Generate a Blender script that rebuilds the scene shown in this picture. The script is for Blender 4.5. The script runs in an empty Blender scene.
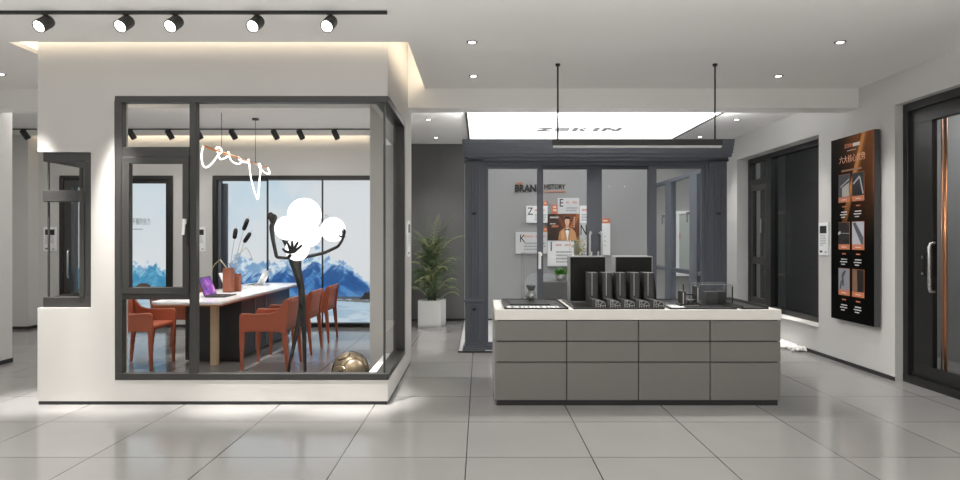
import bpy, bmesh, math, random
import numpy as np
from mathutils import Vector, Matrix, Euler
random.seed(7)
S = bpy.context.scene
COL = S.collection
PI = math.pi
H, F = 1.387, 645.0                     # eye height and focal length in pixels of a 960x480 frame

# ------------------------------------------------------------------ camera, world, large lights, exposure
cam = bpy.data.cameras.new('camera'); cam.sensor_width = 36.0; cam.lens = F / 960 * 36
cam.clip_start = 0.05
co = bpy.data.objects.new('camera', cam); COL.objects.link(co)
co.location = (0, 0, H); co.rotation_euler = (PI / 2, 0, 0)
S.camera = co
S.view_settings.view_transform = 'Standard'; S.view_settings.look = 'None'
S.view_settings.exposure = 0.05; S.view_settings.gamma = 1.0
S.view_settings.use_curve_mapping = False
S.cycles.transparent_max_bounces = 24
S.cycles.max_bounces = 8; S.cycles.diffuse_bounces = 5
w = bpy.data.worlds.new('world'); S.world = w; w.use_nodes = True
w.node_tree.nodes['Background'].inputs[0].default_value = (0.9, 0.95, 1, 1)
w.node_tree.nodes['Background'].inputs[1].default_value = 0.04

def area(name, loc, rot, sx, sy, power, color=(1, 1, 1)):
    l = bpy.data.lights.new(name, 'AREA'); l.shape = 'RECTANGLE'; l.size = sx; l.size_y = sy
    l.energy = power; l.color = color
    o = bpy.data.objects.new(name, l); COL.objects.link(o); o.location = loc; o.rotation_euler = rot
    return o
def spot(name, loc, direction, power, angle, blend, color=(1, .975, .94), size=.04):
    l = bpy.data.lights.new(name, 'SPOT'); l.energy = power; l.spot_size = angle; l.spot_blend = blend; l.color = color; l.shadow_soft_size = size
    o = bpy.data.objects.new(name, l); COL.objects.link(o); o.location = loc
    o.rotation_euler = Vector(direction).to_track_quat('-Z', 'Y').to_euler()
    return o
# unseen fill lights added: from behind the viewer, overhead, and up at the ceiling
area('front_fill_light', (-0.6, -1.9, 1.5), (PI / 2, 0, 0), 9.0, 2.8, 22, (1, 0.99, 0.98))
area('overhead_fill_light', (-0.6, 2.0, 2.99), (0, 0, 0), 8.0, 3.6, 45, (1, 0.985, 0.97))
area('ceiling_uplight_fill', (-0.8, 2.4, 2.2), (PI, 0, 0), 8.5, .5, 196, (1, 0.99, 0.975))
area('room_fill_light', (-2.6, 8.3, 3.0), (0, 0, 0), 2.0, 1.6, 34, (1, 0.97, 0.93))  # fill added for the glazed room's interior, no fixture there
area('corridor_area_light', (-5.4, 8.2, 3.0), (0, 0, 0), 1.5, 1.8, 30, (1, 0.97, 0.93))  # broad area light under the corridor ceiling, no fixture modelled

# ------------------------------------------------------------------ helpers
def lin(c):
    c = c / 255.0
    return c / 12.92 if c <= 0.04045 else ((c + 0.055) / 1.055) ** 2.4
def rgb(r, g, b): return (lin(r), lin(g), lin(b))
MATS = {}
def mat(name, col, rough=0.5, metal=0.0, emit=None, strength=1.0, spec=0.5, vary=0.0, scale=20.0, bump=0.0, coat=0.0):
    m = bpy.data.materials.new(name); m.use_nodes = True
    nt = m.node_tree; b = nt.nodes['Principled BSDF']
    b.inputs['Base Color'].default_value = (*col, 1); b.inputs['Roughness'].default_value = rough
    b.inputs['Metallic'].default_value = metal; b.inputs['Specular IOR Level'].default_value = spec
    b.inputs['Coat Weight'].default_value = coat
    if emit:
        b.inputs['Emission Color'].default_value = (*emit, 1); b.inputs['Emission Strength'].default_value = strength
    if vary or bump:
        tc = nt.nodes.new('ShaderNodeTexCoord'); n = nt.nodes.new('ShaderNodeTexNoise')
        n.inputs['Scale'].default_value = scale; n.inputs['Detail'].default_value = 5
        nt.links.new(tc.outputs['Object'], n.inputs['Vector'])
        if vary:
            r = nt.nodes.new('ShaderNodeMix'); r.data_type = 'RGBA'
            r.inputs[6].default_value = (*[max(0, c * (1 - vary)) for c in col], 1)
            r.inputs[7].default_value = (*[min(1, c * (1 + vary)) for c in col], 1)
            nt.links.new(n.outputs['Fac'], r.inputs[0]); nt.links.new(r.outputs[2], b.inputs['Base Color'])
        if bump:
            bp = nt.nodes.new('ShaderNodeBump'); bp.inputs['Strength'].default_value = bump
            nt.links.new(n.outputs['Fac'], bp.inputs['Height']); nt.links.new(bp.outputs[0], b.inputs['Normal'])
    MATS[name] = m
    return m
def glass_mat(name, tint=(0.985, 0.988, 0.986), base=0.0008, edge=0.22, rough=0.0):
    m = bpy.data.materials.new(name); m.use_nodes = True; nt = m.node_tree
    nt.nodes.remove(nt.nodes['Principled BSDF'])
    out = nt.nodes['Material Output']
    t = nt.nodes.new('ShaderNodeBsdfTransparent'); t.inputs[0].default_value = (*tint, 1)
    g = nt.nodes.new('ShaderNodeBsdfGlossy'); g.inputs['Roughness'].default_value = rough
    lw = nt.nodes.new('ShaderNodeLayerWeight'); lw.inputs['Blend'].default_value = 0.5
    pw = nt.nodes.new('ShaderNodeMath'); pw.operation = 'POWER'; pw.inputs[1].default_value = 4.0
    ma = nt.nodes.new('ShaderNodeMath'); ma.operation = 'MULTIPLY_ADD'; ma.inputs[1].default_value = edge; ma.inputs[2].default_value = base
    mx = nt.nodes.new('ShaderNodeMixShader')
    nt.links.new(lw.outputs['Facing'], pw.inputs[0]); nt.links.new(pw.outputs[0], ma.inputs[0])
    nt.links.new(ma.outputs[0], mx.inputs[0]); nt.links.new(t.outputs[0], mx.inputs[1]); nt.links.new(g.outputs[0], mx.inputs[2])
    nt.links.new(mx.outputs[0], out.inputs['Surface'])
    return m
def attr_mat(name, emit=0.0, rough=0.4):
    """A printed sheet: its picture is stored per vertex in the attribute 'print'; emit > 0 for a sheet lit from behind."""
    m = bpy.data.materials.new(name); m.use_nodes = True; nt = m.node_tree; b = nt.nodes['Principled BSDF']
    a = nt.nodes.new('ShaderNodeAttribute'); a.attribute_name = 'print'
    b.inputs['Roughness'].default_value = rough
    if emit:
        b.inputs['Base Color'].default_value = (0.02, 0.02, 0.02, 1)
        nt.links.new(a.outputs['Color'], b.inputs['Emission Color']); b.inputs['Emission Strength'].default_value = emit
    else:
        nt.links.new(a.outputs['Color'], b.inputs['Base Color'])
    return m

def P(px, py, d):                        # a point of the place at depth d seen at pixel (px, py)
    return Vector(((px - 480) * d / F, d, H + (240 - py) * d / F))

class MB:
    def __init__(s): s.v = []; s.f = []; s.mi = []; s.sm = []; s.cur = 0; s.smooth = False
    def add(s, vs, fs):
        n = len(s.v); s.v += [tuple(v) for v in vs]
        for f in fs: s.f.append([i + n for i in f]); s.mi.append(s.cur); s.sm.append(s.smooth)
        return s
    def box(s, x0, x1, y0, y1, z0, z1):
        x0, x1 = min(x0, x1), max(x0, x1); y0, y1 = min(y0, y1), max(y0, y1); z0, z1 = min(z0, z1), max(z0, z1)
        v = [(x, y, z) for z in (z0, z1) for y in (y0, y1) for x in (x0, x1)]
        return s.add(v, [(0, 2, 3, 1), (4, 5, 7, 6), (0, 1, 5, 4), (2, 6, 7, 3), (0, 4, 6, 2), (1, 3, 7, 5)])
    def prism(s, pts, vec):               # polygon (3-D points) swept along vec
        n = len(pts); vec = Vector(vec); a = [Vector(p) for p in pts]; b = [p + vec for p in a]
        fs = [list(range(n))[::-1], list(range(n, 2 * n))] + [(i, (i + 1) % n, n + (i + 1) % n, n + i) for i in range(n)]
        return s.add(a + b, fs)
    def tube(s, path, r, n=8, closed=False):
        path = [Vector(p) for p in path]; m = len(path)
        rs = r if isinstance(r, (list, tuple)) else [r] * m
        rings = []; prev = None
        for i, p in enumerate(path):
            if closed: t = path[(i + 1) % m] - path[i - 1]
            else: t = path[min(i + 1, m - 1)] - path[max(i - 1, 0)]
            t.normalize()
            if prev is None:
                u = t.orthogonal().normalized()
            else:
                u = prev - t * prev.dot(t)
                u = u.normalized() if u.length > 1e-6 else t.orthogonal().normalized()
            prev = u; q = t.cross(u)
            rings += [p + (u * math.cos(2 * PI * k / n) + q * math.sin(2 * PI * k / n)) * rs[i] for k in range(n)]
        fs = []
        for i in range(m if closed else m - 1):
            j = (i + 1) % m
            for k in range(n): fs.append((i * n + k, i * n + (k + 1) % n, j * n + (k + 1) % n, j * n + k))
        if not closed: fs += [list(range(n))[::-1], list(range((m - 1) * n, m * n))]
        sm = s.smooth; s.smooth = True; s.add(rings, fs); s.smooth = sm
        return s
    def lathe(s, prof, c, axis=(0, 0, 1), n=24, cap=True):   # prof: (radius, along axis)
        ax = Vector(axis).normalized(); u = ax.orthogonal().normalized(); q = ax.cross(u); c = Vector(c)
        vs = []
        for r, h in prof: vs += [c + ax * h + (u * math.cos(2 * PI * k / n) + q * math.sin(2 * PI * k / n)) * r for k in range(n)]
        fs = [(i * n + k, i * n + (k + 1) % n, (i + 1) * n + (k + 1) % n, (i + 1) * n + k) for i in range(len(prof) - 1) for k in range(n)]
        if cap: fs += [list(range(n))[::-1], list(range((len(prof) - 1) * n, len(prof) * n))]
        return s.add(vs, fs)
    def ball(s, c, r, n=24, sc=(1, 1, 1)):
        c = Vector(c); vs = []; fs = []; m = n // 2
        for i in range(m + 1):
            th = PI * i / m
            for k in range(n):
                ph = 2 * PI * k / n
                vs.append(c + Vector((math.sin(th) * math.cos(ph) * sc[0], math.sin(th) * math.sin(ph) * sc[1], math.cos(th) * sc[2])) * r)
        for i in range(m):
            for k in range(n): fs.append((i * n + k, (i + 1) * n + k, (i + 1) * n + (k + 1) % n, i * n + (k + 1) % n))
        sm = s.smooth; s.smooth = True; s.add(vs, fs); s.smooth = sm
        return s
    def rot(s, M):
        s.v = [tuple(M @ Vector(v)) for v in s.v]; return s
    def build(s, name, mats, parent=None, bevel=0.0, seg=2):
        me = bpy.data.meshes.new(name)
        base = Vector((0, 0, 0)); p = parent
        while p is not None: base += p.location; p = p.parent
        if parent is None and s.v:
            xs, ys, zs = zip(*s.v); base = Vector(((min(xs) + max(xs)) / 2, (min(ys) + max(ys)) / 2, min(zs)))
        me.from_pydata([tuple(Vector(v) - base) for v in s.v], [], s.f)
        for i, p in enumerate(me.polygons): p.material_index = s.mi[i]; p.use_smooth = s.sm[i]
        bm = bmesh.new(); bm.from_mesh(me); bmesh.ops.remove_doubles(bm, verts=bm.verts, dist=1e-6)
        bmesh.ops.recalc_face_normals(bm, faces=bm.faces)
        bm.to_mesh(me); bm.free()
        for m in (mats if isinstance(mats, (list, tuple)) else [mats]): me.materials.append(m)
        o = bpy.data.objects.new(name, me); COL.objects.link(o)
        if parent is not None: o.parent = parent
        else: o.location = base
        if bevel:
            b = o.modifiers.new('bevel', 'BEVEL'); b.width = bevel; b.segments = seg; b.limit_method = 'ANGLE'
            b.harden_normals = False
        return o

def tag(o, label=None, cat=None, group=None, kind=None):
    if label: o['label'] = label
    if cat: o['category'] = cat
    if group: o['group'] = group
    if kind: o['kind'] = kind
    return o
def thing(name, loc, label, cat, group=None, rz=0.0):
    o = bpy.data.objects.new(name, None); COL.objects.link(o); o.empty_display_size = 0.1
    o.location = loc; o.rotation_euler = (0, 0, rz)
    return tag(o, label, cat, group)
def struct(o): o['kind'] = 'structure'; return o
def copy_tree(o, parent=None):
    c = o.copy(); COL.objects.link(c)
    if parent is not None: c.parent = parent
    for ch in [x for x in COL.objects if x.parent == o]: copy_tree(ch, c)
    return c
def text_mesh(name, body, size, loc, rot, material, parent=None, align='CENTER', bold=0.0, extrude=0.0008, sx=1.0, shear=0.0, space=1.0):
    cu = bpy.data.curves.new(name, 'FONT'); cu.body = body; cu.size = size; cu.align_x = align; cu.align_y = 'CENTER'
    cu.extrude = extrude; cu.offset = bold; cu.shear = shear; cu.space_character = space; cu.resolution_u = 3
    t = bpy.data.objects.new('temp_text', cu); COL.objects.link(t)
    dg = bpy.context.evaluated_depsgraph_get()
    me = bpy.data.meshes.new_from_object(t.evaluated_get(dg)); me.name = name
    bpy.data.objects.remove(t); bpy.data.curves.remove(cu)
    M = Matrix.Translation(Vector(loc)) @ Euler(rot).to_matrix().to_4x4() @ Matrix.Diagonal((sx, 1, 1, 1))
    me.transform(M)
    base = Vector((0, 0, 0)); p = parent
    while p is not None: base += p.location; p = p.parent
    me.transform(Matrix.Translation(-base))
    me.materials.clear(); me.materials.append(material)
    o = bpy.data.objects.new(name, me); COL.objects.link(o)
    if parent is not None: o.parent = parent
    return o
FRONT, RIGHTWALL, UNDER = (PI / 2, 0, 0), (PI / 2, 0, -PI / 2), (PI, 0, 0)

# value noise for the printed pictures
def vnoise(x, y, seed=0):
    xi = np.floor(x).astype(np.int64); yi = np.floor(y).astype(np.int64); xf = x - xi; yf = y - yi
    def h(a, b):
        n = (a * 374761393 + b * 668265263 + seed * 974634777) & 0x7fffffff
        n = ((n ^ (n >> 13)) * 1274126177) & 0x7fffffff
        return ((n ^ (n >> 16)) & 0xffff) / 65535.0
    u = xf * xf * (3 - 2 * xf); v = yf * yf * (3 - 2 * yf)
    return (h(xi, yi) * (1 - u) + h(xi + 1, yi) * u) * (1 - v) + (h(xi, yi + 1) * (1 - u) + h(xi + 1, yi + 1) * u) * v
def fbm(x, y, seed=0, o=5):
    s = 0; a = 0.5; t = 0
    for i in range(o): s = s + a * vnoise(x, y, seed + i); t += a; a *= 0.5; x = x * 2.03; y = y * 2.03
    return s / t
def sstep(a, b, x):
    t = np.clip((x - a) / (b - a), 0, 1); return t * t * (3 - 2 * t)
def mixc(c, d, t):
    return c * (1 - t[..., None]) + np.array(d, float) * t[..., None] if not isinstance(d, np.ndarray) or d.ndim == 1 else c * (1 - t[..., None]) + d * t[..., None]
def printed_sheet(name, origin, du, dv, nu, nv, colors, material, parent=None, thick=None):
    """A flat printed sheet: nu x nv grid from origin along du, dv; colors (nv, nu, 3) in 0..255 sRGB."""
    O, U, V = Vector(origin), Vector(du), Vector(dv)
    base = Vector((0, 0, 0)); p = parent
    while p is not None: base += p.location; p = p.parent
    if parent is None: base = O + U / 2 + V
    us = np.linspace(0, 1, nu); vs = np.linspace(0, 1, nv); gu, gv = np.meshgrid(us, vs)
    pts = np.array(O - base)[None, None] + gu[..., None] * np.array(U) + gv[..., None] * np.array(V)
    idx = np.arange(nu * nv).reshape(nv, nu)
    q = np.stack([idx[1:, :-1], idx[1:, 1:], idx[:-1, 1:], idx[:-1, :-1]], -1).reshape(-1, 4)
    me = bpy.data.meshes.new(name)
    me.vertices.add(nu * nv); me.vertices.foreach_set('co', pts.reshape(-1).astype(np.float32))
    me.loops.add(q.size); me.loops.foreach_set('vertex_index', q.reshape(-1).astype(np.int32))
    me.polygons.add(len(q)); me.polygons.foreach_set('loop_start', np.arange(0, q.size, 4, dtype=np.int32))
    me.update(calc_edges=True)
    c = np.clip(colors, 0, 255) / 255.0
    c = np.where(c <= 0.04045, c / 12.92, ((c + 0.055) / 1.055) ** 2.4)
    a = me.attributes.new('print', 'FLOAT_COLOR', 'POINT')
    a.data.foreach_set('color', np.concatenate([c, np.ones(c.shape[:2] + (1,))], -1).reshape(-1).astype(np.float32))
    me.materials.append(material)
    o = bpy.data.objects.new(name, me); COL.objects.link(o)
    if parent is not None: o.parent = parent
    else: o.location = base
    return o

# ------------------------------------------------------------------ materials
paint = mat('wall_paint', (0.60, 0.595, 0.58), 0.75, vary=0.015, scale=3)
paint_white = mat('white_wall_paint', (0.51, 0.495, 0.472), 0.7, vary=0.015, scale=3)
paint_grey = mat('grey_wall_paint', (0.325, 0.33, 0.33), 0.7, vary=0.02, scale=3)
paint_dark = mat('dark_grey_wall_paint', (0.105, 0.105, 0.103), 0.7, vary=0.02, scale=3)
ceil_paint = mat('ceiling_paint', (0.82, 0.81, 0.79), 0.8, vary=0.01, scale=2)
black_base = mat('baseboard_black', (0.018, 0.018, 0.018), 0.4)
alu_dark = mat('dark_grey_aluminium', (0.042, 0.041, 0.039), 0.42, 0.25, vary=0.06, scale=40)
alu_black = mat('black_aluminium', (0.016, 0.016, 0.016), 0.38, 0.2, vary=0.06, scale=40)
alu_blue = mat('blue_grey_aluminium', (0.086, 0.093, 0.114), 0.45, 0.15, vary=0.05, scale=30)
alu_blue_light = mat('pale_blue_grey_aluminium', (0.11, 0.125, 0.15), 0.45, 0.15, vary=0.05, scale=30)
steel = mat('brushed_steel', (0.62, 0.62, 0.62), 0.25, 0.9, vary=0.05, scale=60)
white_plastic = mat('white_plastic', (0.85, 0.85, 0.84), 0.35)
black_plastic = mat('black_plastic', (0.014, 0.014, 0.014), 0.35)
glass = glass_mat('clear_glass')
glass_dark = glass_mat('smoked_glass', (0.72, 0.73, 0.72), 0.012, 0.25)
acrylic = glass_mat('clear_acrylic', (0.97, 0.975, 0.975), 0.018, 0.3)
copper = mat('brushed_copper', (0.72, 0.33, 0.16), 0.28, 0.95, vary=0.06, scale=50)
lamp_white = mat('lamp_glow', (1, 1, 1), 0.4, emit=(1, 0.97, 0.92), strength=6)
led_warm = mat('warm_led', (1, 0.9, 0.7), 0.4, emit=(1, 0.87, 0.70), strength=3.6)
led_soft = mat('soft_warm_led', (1, 0.9, 0.7), 0.4, emit=(1, 0.87, 0.70), strength=5)
rust = mat('rust_saddle_leather', (0.36, 0.088, 0.042), 0.42, vary=0.08, scale=30, bump=0.02)
marble = mat('white_marble', (0.86, 0.85, 0.84), 0.12, vary=0.03, scale=4)
counter_white = mat('off_white_stone', (0.80, 0.77, 0.72), 0.3, vary=0.02, scale=8)
counter_grey = mat('warm_grey_lacquer', (0.185, 0.177, 0.165), 0.45, vary=0.02, scale=10)
counter_side = mat('pale_grey_lacquer', (0.42, 0.41, 0.39), 0.45, vary=0.02, scale=10)
bronze = mat('aged_bronze', (0.22, 0.172, 0.115), 0.32, 0.8, vary=0.2, scale=25, bump=0.05)
bronze_dark = mat('dark_bronze', (0.05, 0.04, 0.03), 0.35, 0.7, vary=0.2, scale=25)
statue_mat = mat('charcoal_resin', (0.030, 0.029, 0.027), 0.5, vary=0.3, scale=60, bump=0.25)
card_white = mat('white_card', (0.84, 0.85, 0.86), 0.5)
card_grey = mat('pale_grey_card', (0.62, 0.63, 0.64), 0.5)
card_ink = mat('black_ink', (0.02, 0.02, 0.02), 0.6)
card_orange = mat('orange_print', (0.62, 0.20, 0.09), 0.5)
ink_white = mat('white_ink', (0.8, 0.8, 0.8), 0.6)
ink_grey = mat('grey_ink', (0.25, 0.26, 0.27), 0.6)
ink_red = mat('red_ink', (0.55, 0.03, 0.03), 0.6)
leaf_mats = [mat('palm_leaf', (0.095, 0.140, 0.060), 0.45, vary=0.35, scale=8), mat('palm_leaf_pale', (0.26, 0.30, 0.13), 0.45, vary=0.3, scale=8)]
leaf_bright = mat('bright_leaf', (0.07, 0.22, 0.03), 0.45, vary=0.3, scale=20)
soil = mat('potting_soil', (0.03, 0.022, 0.016), 0.9, vary=0.4, scale=60)

def floor_material():
    m = bpy.data.materials.new('polished_floor_tiles'); m.use_nodes = True; nt = m.node_tree; b = nt.nodes['Principled BSDF']
    N = nt.nodes.new; L = nt.links.new
    geo = N('ShaderNodeNewGeometry'); sep = N('ShaderNodeSeparateXYZ'); L(geo.outputs['Position'], sep.inputs[0])
    def math_(op, a, bb=None):
        n = N('ShaderNodeMath'); n.operation = op
        for i, v in enumerate((a, bb)):
            if v is None: continue
            if isinstance(v, (int, float)): n.inputs[i].default_value = v
            else: L(v, n.inputs[i])
        return n.outputs[0]
    tile = 0.8
    masks = []; cells = []
    for sock, off in ((sep.outputs[0], -0.087), (sep.outputs[1], 4.117)):
        t = math_('DIVIDE', math_('SUBTRACT', sock, off - 80 * tile), tile)
        fr = math_('FRACT', t); cells.append(math_('FLOOR', t))
        d = math_('MINIMUM', fr, math_('SUBTRACT', 1.0, fr))
        masks.append(math_('LESS_THAN', d, 0.0045))
    line = math_('MAXIMUM', masks[0], masks[1])
    comb = N('ShaderNodeCombineXYZ'); L(cells[0], comb.inputs[0]); L(cells[1], comb.inputs[1])
    wn = N('ShaderNodeTexWhiteNoise'); wn.noise_dimensions = '3D'; L(comb.outputs[0], wn.inputs['Vector'])
    nz = N('ShaderNodeTexNoise'); nz.inputs['Scale'].default_value = 1.6; nz.inputs['Detail'].default_value = 6
    L(geo.outputs['Position'], nz.inputs['Vector'])
    v = math_('ADD', math_('MULTIPLY', wn.outputs['Value'], 0.35), math_('MULTIPLY', nz.outputs['Fac'], 0.65))
    ramp = N('ShaderNodeMix'); ramp.data_type = 'RGBA'
    ramp.inputs[6].default_value = (0.26, 0.254, 0.245, 1); ramp.inputs[7].default_value = (0.345, 0.337, 0.326, 1); L(v, ramp.inputs[0])
    fin = N('ShaderNodeMix'); fin.data_type = 'RGBA'; L(line, fin.inputs[0]); L(ramp.outputs[2], fin.inputs[6])
    fin.inputs[7].default_value = (0.05, 0.048, 0.045, 1)
    L(fin.outputs[2], b.inputs['Base Color'])
    b.inputs['Roughness'].default_value = 0.12; b.inputs['Specular IOR Level'].default_value = 0.65
    return m
floor_mat = floor_material()

# ================================================================== THE SETTING
CZ = 3.02                                 # ceiling height
struct(MB().box(-7.8, 5.6, -2.2, 11.4, -0.1, 0).build('floor', floor_mat))
m = MB()
m.box(-7.8, 4.5, -2.2, 5.32, CZ, CZ + .04)                       # front field
m.box(-7.8, -3.89, 5.32, 6.95, CZ, CZ + .04); m.box(-.594, 4.5, 5.32, 6.95, CZ, CZ + .04)
m.box(-3.60, -.90, 5.60, 6.95, CZ, CZ + .04)                     # inside the glazed room
m.box(-7.8, 4.5, 6.95, 7.21, 2.81, 3.6)                          # dropped beam
m.box(-7.8, -1.45, 7.21, 10.08, CZ, CZ + .04); m.box(-1.45, 4.5, 7.21, 11.4, CZ, CZ + .04)
m.box(-7.8, 4.5, -2.2, 11.4, 3.6, 3.66)                          # slab above
m.box(-4.2, -4.08, 5.0, 6.95, CZ + .04, 3.6); m.box(-.42, -.30, 5.0, 6.95, CZ + .04, 3.6); m.box(-4.2, -.30, 5.0, 5.12, CZ + .04, 3.6)
struct(m.build('ceiling', ceil_paint))

# warm light strips lying on the ledges of the ceiling recess and behind the back ceiling edge
m = MB(); m.box(-4.02, -.46, 5.12, 5.135, 3.10, 3.36); m.box(-4.08, -4.065, 5.2, 6.9, 3.10, 3.36); m.box(-.435, -.42, 5.2, 6.9, 3.10, 3.36)
tag(m.build('cove_light_strip', led_warm), 'warm white light strip hidden in the ceiling recess around the glazed room', 'light strip')
m = MB(); m.box(-6.9, -1.55, 9.88, 9.90, 3.24, 3.26); m.box(-6.9, -1.55, 9.86, 9.88, CZ + .04, 3.3)
tag(m.build('cove_light_strip', led_soft), 'warm white light strip above the back wall of the glazed room', 'light strip')

# right wall with door opening and window niche
XR = 4.08
m = MB()
m.box(XR, 4.45, -2.2, 3.9, 0, CZ); m.box(XR, 4.45, 3.9, 6.34, 2.714, CZ); m.box(XR, 4.45, 6.34, 7.77, 0, CZ)
m.box(XR, 4.45, 7.77, 10.24, 0, .33); m.box(XR, 4.45, 7.77, 10.24, 2.66, CZ); m.box(XR, 4.45, 10.24, 11.3, 0, CZ)
struct(m.build('wall_right', paint))
m = MB(); m.box(XR - .006, XR, 6.34, 11.0, 0, .04)
struct(m.build('baseboard_right', black_base))
struct(MB().box(XR - .03, XR + .2, 7.77, 10.24, .33, .345).build('trim_1', paint_white))       # window sill board
# back walls
struct(MB().box(-1.4, 4.45, 11.0, 11.2, 0, CZ).build('wall_back', paint_grey))
m = MB(); m.box(-1.4, XR, 10.992, 11.0, 0, .045)
struct(m.build('baseboard_back', black_base))
struct(MB().box(-1.4, -.663, 10.965, 10.991, .05, CZ).build('trim_2', paint_dark)); struct(MB().box(-.66, -.265, 10.97, 10.991, .05, CZ).build('trim_5', paint_dark))              # wall panel behind the palm
struct(MB().box(-1.52, -1.40, 8.9, 11.2, 0, CZ).build('wall_partition', paint))
YB = 10.25
O1, O2 = (-6.674, -4.879), (-4.243, -1.60)
m = MB(); m.box(-7.02, O1[0], YB, YB + .13, 0, 3.6); m.box(O1[1], O2[0], YB, YB + .13, 0, 3.6); m.box(O2[1], -1.52, YB, YB + .13, 0, 3.6)
m.box(O1[0], O1[1], YB, YB + .13, 2.41, 3.6); m.box(O2[0], O2[1], YB, YB + .13, 2.41, 3.6)
m.box(-7.8, -7.02, 10.02, YB + .13, 0, 3.6); m.box(-7.8, -1.4, 10.62, 10.8, 0, 3.6)
struct(m.build('wall_back_left', paint))
m = MB(); m.box(-7.8, -7.014, 10.012, 10.02, 0, .045); m.box(-7.02, -7.012, 10.02, YB, 0, .045); m.box(-7.02, O1[0], YB - .008, YB, 0, .045); m.box(O1[1], O2[0], YB - .008, YB, 0, .045)
struct(m.build('baseboard_back_left', black_base))
m = MB(); m.box(-5.53, -5.33, -2.2, 7.35, 0, CZ); m.box(-7.8, -5.53, 7.25, 7.35, 0, CZ); m.box(-7.9, -7.8, 7.2, 10.4, 0, CZ)
struct(m.build('wall_left', paint))
m = MB(); m.box(-5.33, -5.324, -2.1, 7.356, 0, .045); m.box(-5.53, -5.33, 7.35, 7.356, 0, .045)
struct(m.build('baseboard_left', black_base))
struct(MB().box(-7.8, 4.5, -2.3, -2.2, 0, CZ).build('wall_behind', paint))

# the glazed room: front wall, side wall
YF = 5.43; XS = -.776
m = MB()
m.box(-3.725, -3.275, YF, YF + .2, .03, .815); m.box(-3.275, -3.073, YF, YF + .2, .03, 3.6); m.box(-3.725, -3.275, YF, YF + .2, 2.128, 3.6)
m.box(-3.073, XS, YF, YF + .2, .03, .208); m.box(-3.073, XS, YF, YF + .2, 2.60, 3.6)
m.box(-3.725, -3.53, YF + .2, 6.0, .03, .815); m.box(-3.725, -3.53, YF + .2, 6.0, 2.128, 3.6)
struct(m.build('wall_room_front', paint_white))
m = MB()
m.box(-.98, XS, YF + .2, 6.67, .03, .208); m.box(-.98, XS, YF + .2, 6.67, 2.60, 3.6); m.box(-1.137, XS, 6.67, 7.29, .03, 3.6)
struct(m.build('wall_room_side', paint_white))
m = MB(); m.box(-3.72, XS - .006, YF + .006, YF + .19, 0, .03); m.box(-.97, XS - .006, YF + .19, 6.7, 0, .03); m.box(-1.13, XS - .006, 6.7, 7.284, 0, .03); m.box(-3.72, -3.54, YF + .19, 5.99, 0, .03)
struct(m.build('baseboard_room', black_base))

def frame_box(mb, x0, x1, z0, z1, t, y0, y1, tb=None):            # rectangular frame in the XZ plane
    tb = t if tb is None else tb
    mb.box(x0, x1, y0, y1, z0, z0 + tb); mb.box(x0, x1, y0, y1, z1 - t, z1)
    mb.box(x0, x0 + t, y0, y1, z0 + tb, z1 - t); mb.box(x1 - t, x1, y0, y1, z0 + tb, z1 - t)
    return mb
def side_frame(mb, y0, y1, z0, z1, t, x0, x1):                    # in the YZ plane
    mb.box(x0, x1, y0, y1, z0, z0 + t); mb.box(x0, x1, y0, y1, z1 - t, z1)
    mb.box(x0, x1, y0, y0 + t, z0 + t, z1 - t); mb.box(x0, x1, y1 - t, y1, z0 + t, z1 - t)
    return mb
s543 = YF / F
def fx(px, d=YF): return (px - 480) * d / F
def fz(py, d=YF): return H + (240 - py) * d / F

# window_1: the corner window on the left
w1 = struct(thing('window_1', (-3.5, YF + .05, .815), None, None))
y0, y1 = YF + .03, YF + .085
m = MB(); xl = fx(43, YF + .03); xr = -3.275
m.box(xl, xr, y0, y1, fz(161), 2.128); m.box(xl, xr, y0, y1, .815, fz(297.5)); m.box(xl, xr - .06, y0 - .004, y1, fz(201.5), fz(190))
m.box(xr - .07, xr, y0, y1, fz(297.5), fz(161))
m.box(xl + .016, xl + .032, y0 + .03, y0 + .046, fz(297.5), fz(161))
# side rails along the return
m.box(xl, xl + .035, y1, 6.0, fz(161), 2.128); m.box(xl, xl + .035, y1, 6.0, .815, fz(297.5)); m.box(xl, xl + .035, 5.95, 6.0, fz(297.5), fz(161))
m.build('window_frame', alu_dark, w1, bevel=.004)
m = MB(); m.box(xr - .115, xr - .07, y0 - .008, y1, fz(297.5), fz(190)); m.build('sash', alu_dark, w1, bevel=.004)
m = MB(); m.box(xl + .046, xr - .07, y0 + .04, y0 + .048, fz(297.5), fz(161)); m.box(xl + .04, xl + .048, y1, 5.93, fz(297.5), fz(161)); m.build('glass', glass, w1)

# window_2: the big corner window with its casement
w2 = struct(thing('window_2', (-2, YF + .05, .208), None, None))
y0, y1 = YF - .004, YF + .064
m = MB(); XL = -3.073
m.box(XL, XS + .004, y0, y1, 2.545, 2.60); m.box(XL, XS + .004, y0, y1, .208, .262)
m.box(XL, fx(122.5), y0, y1, .262, 2.545)
m.box(fx(189.5), fx(196.4), y0, y1, .262, 2.545)
m.box(fx(122.5), fx(189.5), y0, y1, fz(157.5), fz(147)); m.box(fx(122.5), fx(189.5), y0, y1, fz(299.5), fz(293))
m.box(fx(382.8), fx(385), y0 + .03, y0 + .052, .262, 2.545)                      # slim corner mullion
m.box(XS - .11, XS + .004, y1, 6.67, 2.545, 2.60); m.box(XS - .11, XS + .004, y1, 6.67, .208, .262); m.box(XS - .11, XS + .004, 6.58, 6.67, .262, 2.545)
m.build('window_frame', alu_dark, w2, bevel=.004)
m = MB(); frame_box(m, fx(122.5), fx(189.5), fz(294), fz(157), .054, y0 - .012, y1 - .02); m.box(fx(122.5) + .054, fx(130), y0 - .012, y1 - .02, fz(294) + .054, fz(157) - .054)
sash = m.build('sash', alu_dark, w2, bevel=.004)
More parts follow.
